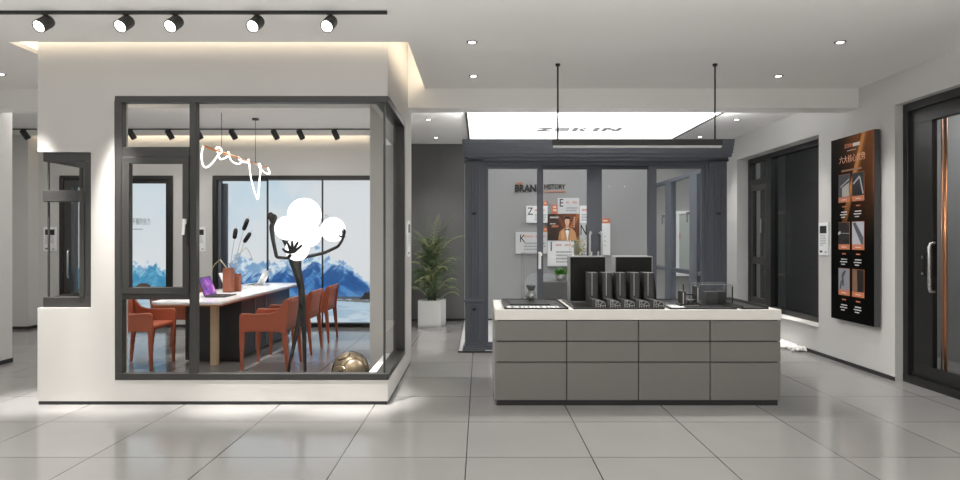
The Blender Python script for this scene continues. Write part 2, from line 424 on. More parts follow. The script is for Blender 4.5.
m = MB(); m.box(fx(185), fx(187.6), y0 - .03, y0 - .012, fz(224), fz(219)); m.prism([(fx(184), y0 - .045, fz(235)), (fx(186.5), y0 - .045, fz(235)), (fx(187.6), y0 - .045, fz(219)), (fx(185), y0 - .045, fz(219))], (0, .018, 0))
m.build('handle', white_plastic, sash, bevel=.003)
m = MB(); m.box(fx(187.4), fx(189.4), y0 - .018, y0 - .011, fz(246), fz(221)); m.build('lock_plate', alu_black, sash)
m = MB(); m.box(fx(122.5) + .054, fx(189.5) - .054, y0 + .03, y0 + .038, fz(290), fz(161)); m.build('sash_glass', glass, w2)
m = MB(); m.box(fx(122.5), fx(189.5), y0 + .04, y0 + .048, fz(147), 2.545); m.build('upper_glass', glass, w2)
m = MB(); m.box(fx(122.5), fx(189.5), y0 + .04, y0 + .048, .262, fz(299.5)); m.build('lower_glass', glass, w2)
m = MB(); m.box(fx(196.4), fx(382.8), y0 + .04, y0 + .048, .262, 2.545); m.box(XS - .05, XS - .042, y0 + .06, 6.58, .262, 2.545); m.build('main_glass', glass, w2)
struct(MB().box(-.985, -.888, YF + .2, 6.67, .208, .216).build('trim_3', white_plastic))       # pale inner sill

# window_3 / window_4: dark framed openings in the back wall
w3 = struct(thing('window_3', (-5.7, YB, 0), None, None))
m = MB(); frame_box(m, O1[0], O1[1], 0, 2.41, .06, YB - .02, YB + .1)
m.build('window_frame', alu_black, w3, bevel=.003)
m = MB(); frame_box(m, O1[0] + .05, -5.85, .04, 2.36, .13, YB, YB + .07)
sash = m.build('door_leaf', alu_dark, w3, bevel=.003)
hx = fx(67.5, YB - .06)
m = MB(); m.tube([(hx, YB, fz(250, YB)), (hx, YB - .05, fz(250.5, YB)), (hx, YB - .06, fz(253, YB)), (hx, YB - .06, fz(275, YB)), (hx, YB - .05, fz(277.5, YB)), (hx, YB, fz(278, YB))], .013)
m.build('pull_handle', steel, sash)
m = MB(); frame_box(m, -5.83, O1[1] - .055, .04, 2.36, .07, YB + .02, YB + .09)
m.build('door_leaf', alu_black, w3, bevel=.003)
m = MB(); m.box(O1[0] + .18, -5.98, YB + .03, YB + .038, .17, 2.23); m.box(-5.76, O1[1] - .125, YB + .05, YB + .058, .11, 2.29); m.build('glass', glass, w3)
w4 = struct(thing('window_4', (-3, YB, 0), None, None))
m = MB(); frame_box(m, O2[0], O2[1], 0, 2.41, .065, YB - .02, YB + .12)
for px in (267.5, 322.5): m.box(fx(px - .8, YB), fx(px + .4, YB), YB - .01, YB + .04, .065, 2.345)
m.build('window_frame', alu_black, w4, bevel=.003)
m = MB(); m.box(O2[0] + .065, O2[0] + .12, YB + .02, YB + .09, .065, 2.345); m.box(O2[0] + .12, fx(267, YB), YB + .02, YB + .05, 2.325, 2.345); m.box(O2[0] + .12, fx(267, YB), YB + .02, YB + .05, .065, .09)
m.box(O2[0] + .12, O2[0] + .2, YB + .05, YB + .11, .12, 2.29)
m.build('sash', alu_blue_light, w4, bevel=.003)
m = MB(); m.box(O2[0] + .1, O2[1] - .06, YB + .05, YB + .058, .065, 2.345); m.build('glass', glass, w4)

# window_5: the dark window in the right wall
XW = 4.255
w5 = struct(thing('window_5', (XW, 9, .33), None, None))
def wy(px, X=XW): return X * F / (px - 480)
m = MB(); side_frame(m, 7.77, 10.24, .345, 2.66, .07, XW, XW + .1)
m.box(XW - .01, XW + .1, wy(771.5), wy(766.5), .415, 2.59)
m.box(XW, XW + .08, wy(766.5), 10.17, fz(184.5, 9.9), fz(179, 9.9))
m.build('window_frame', alu_black, w5, bevel=.003)
m = MB(); side_frame(m, wy(766.5), 10.17, .415, fz(184.5, 9.9), .085, XW + .01, XW + .07)
m.box(XW + .01, XW + .07, wy(766.5), 10.17, fz(264, 9.9), fz(257, 9.9))
sash = m.build('sash', alu_dark, w5, bevel=.003)
hy = 9.68
m = MB(); m.box(XW - .035, XW + .01, hy - .012, hy + .012, fz(222, hy), fz(219, hy)); m.box(XW - .045, XW - .025, hy - .012, hy + .012, fz(233, hy), fz(219, hy))
m.build('handle', steel, sash, bevel=.003)
m = MB(); m.box(XW + .04, XW + .048, 7.84, wy(771.5), .415, 2.59); m.box(XW + .04, XW + .048, wy(766.5), 10.17, .415, 2.59); m.build('glass', glass_dark, w5)
# dim space beyond the window and the door
struct(MB().box(5.4, 5.5, 3.0, 11.4, 0, CZ).build('wall_outside', paint_grey))
for yy in (4.6, 6.6, 8.8): area('outer_fill_light', (4.95, yy, 2.98), (0, 0, 0), .25, 1.2, 12)  # added lights that lift the grey seen through the glass

# door_1: sliding door in the right wall
XD = 4.16
d1 = struct(thing('door_1', (XD, 5.2, 0), None, None))
m = MB(); side_frame(m, 3.9, 6.34, 0.0, 2.714, .075, XD - .004, XD + .16)
m.box(XD + .03, XD + .06, 3.98, 6.26, .075, .12); m.box(XD + .03, XD + .06, 3.98, 6.26, 2.58, 2.64)
m.build('door_frame', alu_black, d1, bevel=.004)
def dy(px, X=XD + .02): return X * F / (px - 480)
m = MB(); side_frame(m, 4.95, dy(914), .10, 2.60, .10, XD + .02, XD + .07); m.box(XD + .02, XD + .07, dy(932), dy(914) - .1, .2, 2.5)
leaf = m.build('door_leaf', alu_black, d1, bevel=.004)
ya = 5.93; hxx = XD - .03
m = MB(); m.tube([(XD + .02, ya, fz(243, ya)), (hxx + .01, ya, fz(243.5, ya)), (hxx, ya, fz(247, ya)), (hxx, ya, fz(287, ya)), (hxx + .01, ya, fz(291.5, ya)), (XD + .02, ya, fz(292, ya))], .014, 10)
m.build('pull_handle', steel, leaf)
yk = 6.08
m = MB(); m.box(XD + .012, XD + .02, yk - .018, yk + .018, fz(276, yk), fz(254, yk)); lk = m.build('lock_plate', alu_black, leaf, bevel=.004)
m = MB(); m.box(XD + .006, XD + .012, yk - .009, yk + .009, fz(258.5, yk), fz(256, yk)); m.box(XD + .006, XD + .012, yk - .009, yk + .009, fz(275, yk), fz(272.5, yk)); m.build('keyhole', steel, lk)
m = MB(); m.box(XD + .04, XD + .048, 5.05, dy(932), .2, 2.5); m.build('glass', glass, d1)
m = MB(); side_frame(m, 3.95, 5.05, .10, 2.60, .10, XD + .09, XD + .14); m.build('door_leaf', alu_black, d1, bevel=.004)
m = MB(); m.box(XD + .11, XD + .118, 4.05, 4.95, .2, 2.5); m.build('glass', glass, d1)
m = MB(); yp = 5.90; m.tube([(XD + .1, yp, .12), (XD + .1, yp, 2.58)], .015, 12); m.tube([(XD + .1, yp + .05, .12), (XD + .1, yp + .05, 2.58)], .007, 8); m.build('copper_pole', copper, d1)

# ================================================================== CEILING LIGHTS
panel_glow = mat('luminous_panel', (1, 1, 1), 0.5, emit=(1, 1, 1), strength=1.4)
lp = thing('ceiling_light_panel', (1.445, 9.4, CZ - .03), 'large glowing white ceiling panel with grey lettering above the grey display frame', 'ceiling light')
m = MB(); m.box(-.16, 3.05, 7.9, 10.95, CZ - .022, CZ - .002); m.build('diffuser', panel_glow, lp)
m = MB(); 
for x0, x1, y0, y1 in ((-.19, -.16, 7.87, 10.98), (3.05, 3.08, 7.87, 10.98), (-.16, 3.05, 7.87, 7.9), (-.16, 3.05, 10.95, 10.98)): m.box(x0, x1, y0, y1, CZ - .032, CZ)
m.build('frame', alu_black, lp)
letter_grey = mat('translucent_grey_letter', (.3, .3, .3), .5, emit=(1, 1, 1), strength=.13)
m = MB(); L0, L1, zl = 9.56, 9.24, CZ - .0245                    # letter feet and tops (tops towards the viewer)
def lay(x0, pts):                                                # polygon in letter units: u across, v up
    m.prism([(x0 + u + .02, L0 + (L1 - L0) * v, zl) for u, v in pts], (0, 0, .0015))
def bar(x0, u0, u1, v0, v1): lay(x0, [(u0, v0), (u1, v0), (u1, v1), (u0, v1)])
x0 = .81
bar(x0, 0, .22, 0, .32); bar(x0, .0, .22, .68, 1); lay(x0, [(0, .32), (.12, .32), (.22, .68), (.10, .68)])
x0 = 1.07
for v in (0, .355, .71): bar(x0, 0, .21, v, v + .29)
x0 = 1.33
bar(x0, 0, .075, 0, 1); lay(x0, [(.075, .35), (.15, 1), (.245, 1), (.13, .5)]); lay(x0, [(.075, .6), (.13, .62), (.245, 0), (.145, 0)])
x0 = 1.63
bar(x0, 0, .085, 0, 1)
x0 = 1.76
bar(x0, 0, .075, 0, 1); bar(x0, .20, .275, 0, 1); lay(x0, [(.075, 1), (.075, .5), (.20, 0), (.20, .5)])
o = m.build('lettering', letter_grey, lp)
tag(o, 'grey lettering')

def make_downlight():
    t = thing('downlight', (0, 0, 0), None, 'downlight', 'recessed ceiling downlights')
    m = MB(); m.lathe([(.030, 0.002), (.030, -.004), (.045, -.004), (.047, 0.0), (.047, .002)], (0, 0, 0), n=24); m.build('trim_ring', mat('downlight_ring', (.10, .10, .10), .35, .5), t)
    m = MB(); m.lathe([(.029, -.001), (.029, -.0055)], (0, 0, 0), n=20); m.build('lens', lamp_white, t)
    return t
dl0 = make_downlight()
dls = [(-.066, 5.32, 'recessed downlight nearer the viewer of the two near the ceiling centre'),
       (-.065, 6.42, 'recessed downlight closer to the beam of the two near the ceiling centre'),
       (2.97, 5.32, 'recessed downlight nearest the sliding door, largest on the right half of the ceiling'),
       (2.97, 6.42, 'recessed downlight just in front of the beam on the right half of the ceiling'),
       (3.48, 8.74, 'recessed downlight behind the beam at right, forward one near the dark window'),
       (3.48, 10.2, 'recessed downlight deep behind the beam beside the glowing ceiling panel, rearmost on the right'),
       (-.70, 8.74, 'recessed downlight just behind the beam in front of the palm'),
       (-.70, 10.27, 'recessed downlight directly above the potted palm'),
       (-4.71, 6.34, 'recessed downlight at the left picture edge beside the ceiling recess')]
for i, (x, y, lab) in enumerate(dls):
    o = dl0 if i == 0 else copy_tree(dl0)
    o.location = (x, y, CZ); o['label'] = lab
    spot('downlight_beam', (x, y, CZ - .02), (0, 0, -1), (24 if x > 1 else 20) if y < 7 else 62, math.radians(95), .8)
for x, y, p_ in ((-3.70, 5.12, 830), (-3.02, 5.12, 740), (-2.0, 5.12, 1280), (-1.1, 5.12, 1180)): spot('downlight_beam', (x, y, CZ - .02), (0, .165, -1), p_, math.radians(27), 1.0)
for y, p_ in ((6.42, 68), (7.05, 64), (7.66, 70)): spot('downlight_beam', (3.70, y, CZ - .02), (.17, 0, -1), p_, math.radians(36), 1.0)
for y in (6.45, 7.7, 8.7): spot('table_fill_spot', (-2.9, y, CZ - .02), (-.05, .12 if y > 7 else .28, -1), 290, math.radians(34), .8)  # spots added to whiten the tabletop, no lamps at these points
for x, y, p_ in ((-4.71, 4.2, 125), (-2.4, 4.3, 40), (3.4, 4.2, 5), (-2.4, 3.2, 30), (-4.5, 2.6, 100)):      # lamps of the same grid above and behind the viewer
    spot('downlight_beam', (x, y, CZ - .02), (0, 0, -1), p_, math.radians(95), .8)

# front track with five spotlights
YT = 4.60
tr = MB(); tr.box(-5.3, fx(387, YT), YT - .012, YT + .012, CZ - .022, CZ)
tag(tr.build('lighting_track', alu_black), 'black ceiling track carrying five lit spotlights in front of the glazed room', 'lighting track')
def make_spotlight(a, L, r, lit):
    """Cylinder spotlight hanging from a track: origin at the track underside; a = aiming direction."""
    t = thing('track_spotlight', (0, 0, 0), None, 'spotlight')
    a = Vector(a).normalized(); c = Vector((0, 0, -.066))
    m = MB(); m.box(-.02, .02, -.01, .01, -.005, 0); m.build('adapter', alu_black, t)
    m = MB(); m.tube([(0, 0, -.010), (0, 0, -.05)], .007); m.build('stem', alu_black, t)
    m = MB(); m.smooth = False
    m.lathe([(r * .55, -L / 2), (r * .92, -L / 2 + .012), (r, -L / 2 + .03), (r, L / 2), (r * .88, L / 2), (r * .86, L / 2 - .012)], c, a, n=28)
    b = m.build('body', alu_dark if lit else alu_black, t)
    m = MB(); m.lathe([(r * .84, L / 2 - .010), (r * .84, L / 2 - .004)], c, a, n=24); m.build('lens', lamp_white, t)
    return t
aim = Vector((-.14, -.8, -.62)).normalized()
sp0 = make_spotlight(aim, .13, .046, True)
sp0['group'] = 'spotlights on the front track'
pos = ['first from the left', 'second from the left', 'middle one of five', 'fourth from the left', 'last by the track end']
for i, px in enumerate((44.5, 125, 174.5, 256, 329.5)):
    o = sp0 if i == 0 else copy_tree(sp0)
    x = fx(px, YT) + (.0 if i else .0); o.location = (x, YT, CZ - .022)
    o['label'] = 'black spotlight with glowing lens on the front track, ' + pos[i]
    spot('spotlight_beam', (x + aim.x * .09, YT + aim.y * .09, CZ - .107 + aim.z * .09), aim, 30, math.radians(60), .5)
# back track
YT2 = 9.46
m = MB(); m.box(-7.7, -1.55, YT2 - .007, YT2 + .007, CZ - .016, CZ)
tag(m.build('lighting_track', alu_black), 'thin black ceiling track running along the back of the glazed room', 'lighting track')
aim2 = Vector((.30, .50, -.8)).normalized()
sp1 = make_spotlight(aim2, .15, .042, False); sp1['group'] = 'spotlights on the back track'
labs = ['in the corridor left of the glazed room', 'behind the upper left pane, left one of two', 'behind the upper left pane, right one of two', 'partly behind the wide window mullion',
        'between the wires of the glowing rope pendant', 'first one right of the rope pendant', 'second one right of the rope pendant', 'furthest right, above the globes']
for i, px in enumerate((25, 131.5, 169.5, 198.5, 233, 275, 300.5, 335.5)):
    o = sp1 if i == 0 else copy_tree(sp1)
    x = fx(px, YT2); o.location = (x, YT2, CZ - .016)
    o['label'] = 'black spotlight on the back track, ' + labs[i]
    spot('spotlight_beam', (x + aim2.x * .09, YT2 + aim2.y * .09, CZ - .103 + aim2.z * .09), aim2, 7, math.radians(60), .6)
area('back_ceiling_fill', (1.44, 8.12, 2.635), (PI, 0, 0), 3.0, .1, 74, (1, .99, .97))  # uplight added above the cornice to brighten the back ceiling
# added spots without fixtures, brightening the niche sill and the pebbles
for yy in (8.1, 8.7, 9.3): spot('niche_fill_spot', (4.13, yy, 2.64), (.02, 0, -1), 16, math.radians(38), .6)
spot('pebble_fill_spot', (3.6, 8.5, 2.99), (.38, .15, -3.0), 330, math.radians(22), .9)

# linear pendant over the counter
pd = thing('linear_pendant', (1.45, 5.98, 2.24), 'long slim black linear pendant lamp hung on two rods over the counter', 'pendant lamp')
m = MB(); m.box(fx(552, 5.98), fx(722, 5.98), 5.955, 6.005, 2.262, 2.316); m.build('housing', alu_black, pd, bevel=.003)
m = MB(); m.box(fx(553, 5.98), fx(721, 5.98), 5.962, 5.998, 2.243, 2.262); m.build('diffuser', mat('dim_diffuser', (.6, .6, .59), .4), pd)
area('pendant_light', (1.45, 5.98, 2.241), (0, 0, 0), 1.7, .034, 42, (1, .985, .96))
for px in (557.8, 715):
    m = MB(); m.tube([(fx(px, 5.98), 5.98, 2.31), (fx(px, 5.98), 5.98, CZ)], .008); m.lathe([(.022, -.02), (.022, 0)], (fx(px, 5.98), 5.98, CZ - .001), n=16); m.build('rod', alu_black, pd)

# ================================================================== GREY DISPLAY FRAME WITH SLIDING PANELS
YS = 8.0
def sx_(px): return fx(px, YS)
def sz_(py): return fz(py, YS)
sf = thing('sliding_door_display', (1.44, YS, 0), 'tall blue grey sliding door display with fluted pilasters and deep cornice behind the counter', 'door display')
m = MB()
for py0, py1, out in ((140, 143.5, .075), (143.5, 147, .07), (147, 150.5, .065), (150.5, 154, .06), (154, 157.4, .05)):
    m.box(-.145 - out, 3.055 + out, YS - out, YS + .24, sz_(py1) + .0015, sz_(py0)); 
    m.box(-.14 - out, 3.05 + out, YS - out + .006, YS + .2, sz_(py1), sz_(py1) + .002)
m.box(-.15, 3.065, YS - .03, YS + .24, sz_(161), sz_(157.4))
m.build('cornice', alu_blue, sf)
for x0, x1 in ((sx_(465), sx_(483)), (sx_(709), sx_(727))):
    m = MB(); m.box(x0, x1, YS, YS + .22, 0.02, sz_(161))
    nfl = 4; wdt = (x1 - x0 - .06) / nfl
    for k in range(nfl):
        for zz0, zz1 in ((sz_(296), sz_(168)), (sz_(340), sz_(304))):
            xa = x0 + .03 + k * wdt + .008; m.box(xa, xa + wdt - .016, YS - .012, YS, zz0, zz1)
    m.box(x0 - .01, x1 + .01, YS - .022, YS + .22, sz_(302), sz_(299.5))
    m.box(x0 - .012, x1 + .012, YS - .03, YS + .22, 2.36, 2.39)
    p = m.build('pilaster', alu_blue, sf, bevel=.003)
    cx = (x0 + x1) / 2
    for zc in (sz_(213.5), sz_(309)):
        m = MB(); m.prism([(cx - .035, YS - .02, zc + .012), (cx + .035, YS - .02, zc + .012), (cx + .012, YS - .02, zc - .02), (cx - .012, YS - .02, zc - .02)], (0, .018, 0)); m.build('ornament', alu_black, p)
    m = MB(); m.box(x0 - .03, x1 + .03, YS - .045, YS + .22, .02, .05); m.box(x0 - .02, x1 + .02, YS - .03, YS + .22, .05, .075); m.build('plinth', alu_blue, p, bevel=.004)
m = MB(); m.box(sx_(483), sx_(709), YS + .02, YS + .2, 0.02, .05); m.box(sx_(483), sx_(709), YS + .02, YS + .2, sz_(165), sz_(161)); m.box(sx_(483), sx_(485.5), YS + .02, YS + .2, .05, sz_(165)); m.box(sx_(706.5), sx_(709), YS + .02, YS + .2, .05, sz_(165))
m.build('outer_frame', alu_blue, sf)
m = MB(); m.box(-.262, 3.14, YS - .06, 10.99, 0.0, 0.02); struct(m.build('floor_bay', mat('polished_white_plate', (.80, .80, .80), .12)))
m = MB(); m.box(-.268, -.262, YS - .066, 10.99, 0, .024); m.box(-.262, 3.14, YS - .066, YS - .06, 0, .022); struct(m.build('trim_4', black_base))
satin_nickel = mat('satin_nickel', (.50, .50, .50), .35, .2)
def sliding_panel(px0, px1, glass0, glass1, y, name='sliding_panel'):
    m = MB(); z0, z1 = .05, sz_(162); gz0, gz1 = sz_(343), sz_(168.3)
    m.box(sx_(px0), sx_(px1), y, y + .045, z0, gz0); m.box(sx_(px0), sx_(px1), y, y + .045, gz1, z1)
    m.box(sx_(px0), sx_(glass0), y, y + .045, gz0, gz1); m.box(sx_(glass1), sx_(px1), y, y + .045, gz0, gz1)
    p = m.build(name, alu_blue, sf, bevel=.003)
    m = MB(); m.box(sx_(glass0) - .005, sx_(glass1) + .005, y + .02, y + .028, gz0 - .005, gz1 + .005); m.build('glass', glass, p)
    return p
p1 = sliding_panel(483.5, 541.5, 488.3, 537.5, YS + .04)
p2 = sliding_panel(540, 596.2, 544, 588.5, YS + .10)
p3 = sliding_panel(596.6, 657, 603.5, 650, YS + .10)
p4 = sliding_panel(649.5, 708, 657.5, 702.5, YS + .04)
m = MB(); m.box(sx_(538.6), sx_(541.4), YS + .026, YS + .04, sz_(269), sz_(252)); m.box(sx_(539), sx_(542), YS - .02, YS + .026, sz_(256), sz_(253)); m.box(sx_(539), sx_(541), YS - .03, YS - .01, sz_(264), sz_(253)); m.build('handle', white_plastic, p1, bevel=.003)
for px, p, sgn in ((590.2, p2, 1), (602.2, p3, -1)):
    y = YS + .10; xh = sx_(px); xi = sx_(px) + sgn * .022
    m = MB(); m.tube([(xi, y, sz_(234)), (xi, y - .05, sz_(233.5)), (xh + sgn * .01, y - .07, sz_(232)), (xh, y - .075, sz_(234.5)), (xh, y - .075, sz_(258)), (xh, y - .06, sz_(261)), (xh, y, sz_(261.5))], .014, 10); m.build('pull_handle', satin_nickel, p)
    m = MB(); m.box(xi + sgn * .01 - .012, xi + sgn * .01 + .012, y - .02, y, sz_(256), sz_(251.5)); m.build('lock', steel, p, bevel=.003)

# side window of the display bay
sw = thing('side_window_display', (2.95, 9.8, .02), 'grey framed side window with two lever handles seen in perspective through the rightmost panel', 'window display')
XSW = 2.95
def swy(px): return XSW * F / (px - 480)
m = MB(); ZT = H + (240 - 169) * 8.62 / F * 1.0
ya, yb = 8.55, 10.98
m.box(XSW, XSW + .06, ya, yb, ZT - .055, ZT); m.box(XSW, XSW + .06, ya, yb, .02, .10); m.box(XSW, XSW + .06, ya, yb, .90, .96)
m.box(XSW, XSW + .06, ya, ya + .07, .1, ZT)
for p0, p1_ in ((690, 697.5), (665.5, 671.5)): m.box(XSW - .01, XSW + .07, swy(p1_), swy(p0), .1, ZT - .055)
m.build('frame', alu_blue_light, sw, bevel=.003)
for y0_, y1_ in ((swy(690), swy(671.5)), (swy(665.5), yb)):
    m = MB(); m.box(XSW + .026, XSW + .034, y0_, y1_, .96, ZT - .055); m.build('glass', glass, sw)
for yh, pyc in ((swy(690) + .03, 213), (swy(665.5) + .06, 216)):
    m = MB(); zc = H + (240 - pyc) * yh / F
    m.box(XSW - .03, XSW, yh - .015, yh + .015, zc - .015, zc + .015); m.box(XSW - .045, XSW - .025, yh - .014, yh + .014, zc - .13, zc + .015); m.build('lever_handle', steel, sw, bevel=.003)

# white cabinet with red characters far behind it
hc = thing('hydrant_cabinet', (3.55, 10.95, .79), 'white glazed wall cabinet with red characters on the back wall behind the side window', 'wall cabinet')
def bx(px): return fx(px, 10.95)
def bz(py): return fz(py, 10.95)
m = MB(); frame_box(m, bx(676), bx(703), bz(276), bz(211), .05, 10.93, 10.995); m.build('frame', card_white, hc, bevel=.004)
m = MB(); m.box(bx(678.5), bx(700.5), 10.945, 10.992, bz(273.5), bz(213.5)); m.build('door_panel', mat('pale_green_glass_panel', (.42, .47, .45), .15), hc)
m = MB(); m.box(bx(678.6), bx(680), 10.935, 10.945, bz(239), bz(233)); m.build('alarm_label', ink_red, hc)
for py in (227, 260): text_mesh('red_character', '火' if py == 227 else '栓', .17, (bx(698), 10.943, bz(py)), FRONT, ink_red, hc, bold=.003)

# ------------------------------------------------------------------ things on the wall inside the bay
YW = 11.0
tl = thing('wall_lettering', (fx(540, YW), YW, fz(188, YW)), 'black and orange lettering on the grey wall above the white history cards', 'wall lettering')
def tsize(px, d=YW): return px * d / F
text_mesh('letters', 'BRAND', tsize(9.6), (fx(528.5, YW), YW - .014, fz(188.7, YW)), FRONT, card_ink, tl, bold=.006, extrude=.012, sx=.86)
text_mesh('letters', 'HISTORY', tsize(6.8), (fx(554.5, YW), YW - .006, fz(187, YW)), FRONT, card_ink, tl, bold=.002, extrude=.004, sx=.76)
tag(text_mesh('small_letters', 'THE', tsize(3.2), (fx(519.5, YW), YW - .012, fz(184, YW)), FRONT, card_orange, tl, bold=.002, extrude=.01, sx=1.0), 'orange small letters')
m = MB()
for k in range(9): m.box(fx(546 + k * 2.2, YW), fx(547.5 + k * 2.2, YW), YW - .02, YW - .002, fz(192.4, YW), fz(191.1, YW))
tag(m.build('small_letters', card_orange, tl), 'orange small letters')

def text_rows(mb, px0, px1, py0, py1, n, y, d, h=.55, seed=0):
    """Rows of print too small to read: short strokes along lines."""
    rr = random.Random(seed); st = (py1 - py0) / n
    for i in range(n):
        x = px0
        end = px1 - (rr.random() * .3 * (px1 - px0) if i == n - 1 else 0)
        while x < end:
            wd = rr.uniform(.4, .8)
            mb.box(fx(x, d), fx(min(x + wd, end), d), y - .0015, y, fz(py0 + i * st + st * h, d), fz(py0 + i * st, d))
            x += wd + rr.uniform(.3, .5)
cards = [  # letter, px0, px1, py0, py1, body material, tab (side x0, x1, y0, y1), label, depth
    ('Z', 526.3, 547.6, 205.8, 222.8, card_white, (543.8, 547.4, 201, 205.8), 'white history card with letter Z, upper left of the cluster', .05),
    ('K', 515.6, 547.4, 232, 253.6, card_grey, (543.8, 547.2, 227, 232), 'pale grey history card with letter K, lowest on the left', .05),
    ('E', 557.6, 579.2, 198, 213.8, card_grey, (552.4, 557.4, 204.5, 213.6), 'pale grey history card with letter E at the top above the portrait poster', .06),
    ('I', 547.6, 574.0, 240.6, 266.2, card_white, None, 'white history card with letter I right below the portrait poster', .06),
    ('', 579.6, 597.5, 205.5, 223.2, card_white, None, 'white history card with an orange heading right of the portrait poster', .045),
    ('N', 579.6, 599.0, 223.6, 254.5, card_grey, None, 'pale grey history card with letter N right of the portrait poster', .05),
    ('', 602.2, 610.2, 223.3, 255, card_white, (602.2, 610.2, 218.4, 223.6), 'narrow white history card with an orange top, furthest right of the cluster', .05)]
for i, (ch, a, b, c, e, mt, tab, lab, dp) in enumerate(cards):
    D = YW - dp
    t = thing('history_card', (fx((a + b) / 2, D), YW, fz(e, D)), lab, 'wall card', 'history cards on the bay wall')
    m = MB(); m.box(fx(a, D), fx(b, D), D, YW, fz(e, D), fz(c, D)); m.build('board', mt, t, bevel=.002)
    m = MB()
    lx = a + (8.5 if ch and b - a > 15 else 2.2)
    if b - a < 10: 
        for yy in (236, 240.5, 245):
            m = MB(); m.box(fx(604.5, D), fx(605.5, D), D - .0015, D, fz(yy + 1, D), fz(yy, D)); m.build('small_print', ink_grey, t)
        m = MB()
    elif ch == 'N':
        text_rows(m, a + 3, b - 1, e - 6, e - 2, 2, D, D, seed=i)
    elif ch in 'KI' and ch:
        text_rows(m, lx, b - 2, c + 10.5, e - 2, 4 if ch == 'I' else 3, D, D, seed=i)
    else:
        text_rows(m, lx, b - 1.5, c + (9.3 if ch == 'E' else 8.5), e - 1.5, 2 if ch == 'E' else 3, D, D, seed=i)
    if m.v: m.build('small_print', ink_grey, t)
    if b - a > 10 and ch != 'N':
        m = MB(); mid_ = (lx + b - 2) / 2; text_rows(m, lx, mid_ - .7, c + 3.4, c + 6.2, 1, D, D, h=.75, seed=i + 20); hm_ = MATS.get('faded_red_print') or mat('faded_red_print', (.66, .28, .22), .6); m.build('heading', hm_, t); m = MB(); text_rows(m, mid_ + .7, b - 2, c + 3.4, c + 6.2, 1, D, D, h=.75, seed=i + 30); m.build('heading', hm_, t)
    if ch:
        sz = {'Z': 10.5, 'K': 11, 'E': 11, 'I': 13, 'N': 15}[ch]
        cx = {'Z': 530.3, 'K': 522.3, 'E': 561.3, 'I': 551.2, 'N': 583.6}[ch]; cy = {'Z': 211.6, 'K': 238.8, 'E': 203.3, 'I': 247, 'N': 230.5}[ch]
        text_mesh('letter', ch, tsize(sz, D), (fx(cx, D), D - .001, fz(cy, D)), FRONT, card_ink, t, bold=.001, sx=.62 if ch == 'N' else .8)
    if tab:
        m = MB(); m.box(fx(tab[0], D), fx(tab[1], D), D + .006, YW, fz(tab[3], D), fz(tab[2], D)); tg = m.build('orange_tab', card_orange, t, bevel=.001)
        nr = 1 if tab[3] - tab[2] < 6 else 2; hh = (tab[3] - tab[2] - 2.6) / nr
        for q in range(nr):
            m = MB(); text_rows(m, tab[0] + .8, tab[1] - .5, tab[2] + 1.6 + q * hh, tab[2] + 1.6 + (q + 1) * hh, 1, D + .006, D + .006, seed=i + 40 + q); m.build('tab_print', ink_white, tg)

# portrait poster
D = YW - .07
nu, nv = 190, 158
gx, gy = np.meshgrid(np.linspace(547.6, 579.3, nu), np.linspace(240.4, 214.0, nv))
u = (gx - 547.6) / 31.7; v = (gy - 214) / 26.4
c = np.array([92, 50, 26.])[None, None] * (0.45 + 0.9 * sstep(.1, .7, u) * (1 - .35 * v))[..., None]
beam = np.abs(u - (.98 - .45 * v)) < .07; c = mixc(c, [196, 128, 74], .55 * beam.astype(float))
beam = np.abs(u - (.28 + .5 * v)) < .05; c = mixc(c, [170, 96, 50], .35 * beam.astype(float))
def inside(poly):
    r = np.zeros(gx.shape, bool); n = len(poly)
    for i in range(n):
        x1, y1 = poly[i]; x2, y2 = poly[(i + 1) % n]
        if y1 == y2: continue
        k = ((gy > y1) != (gy > y2)) & (gx < (x2 - x1) * (gy - y1) / (y2 - y1) + x1); r ^= k
    return r
def paintpoly(poly, col):
    global c
    c = mixc(c, col, inside(poly).astype(float))
def paintell(cx, cy, rx, ry, col):
    global c
    c = mixc(c, col, (((gx - cx) / rx) ** 2 + ((gy - cy) / ry) ** 2 < 1).astype(float))
paintpoly([(558.2, 240.4), (559.5, 232), (562.5, 229.2), (565.5, 227.6), (569, 227.6), (573, 229.4), (575.4, 232), (577, 240.4)], [202, 152, 108])
paintpoly([(558.2, 240.4), (559.5, 232), (561, 231), (561.2, 240.4)], [176, 124, 82])
paintpoly([(564.8, 228), (569.6, 228), (568.2, 240.4), (566.6, 240.4)], [240, 240, 240])
paintpoly([(563.4, 229), (565, 227.8), (567.0, 239), (565.6, 240.4)], [186, 134, 92]); paintpoly([(571.0, 229), (569.4, 227.8), (568.0, 239), (569.2, 240.4)], [186, 134, 92])
paintpoly([(565.6, 224), (568.8, 224), (568.8, 228.4), (565.6, 228.4)], [206, 158, 130])
paintell(567.2, 221.4, 2.35, 3.9, [226, 182, 154])
paintpoly([(564.6, 221), (564.5, 218), (565.8, 216.6), (568.6, 216.5), (570, 218), (569.8, 221), (569.2, 219), (565.4, 219)], [28, 22, 20])
paintell(566.2, 221, .45, .25, [40, 30, 28]); paintell(568.2, 221, .45, .25, [40, 30, 28]); paintell(567.2, 223.9, .7, .2, [150, 90, 80])
paintpoly([(565.0, 228.3), (567.2, 229.2), (569.4, 228.3), (569.4, 230.7), (567.2, 229.8), (565.0, 230.7)], [16, 14, 14])
pp = thing('portrait_poster', (fx(563.4, D), YW, fz(240.4, D)), 'brown poster of a person in a tan suit and black bow tie among white cards', 'poster')
m = MB(); m.box(fx(547.6, D), fx(579.3, D), D + .002, YW, fz(240.4, D), fz(214, D)); m.build('board', black_plastic, pp)
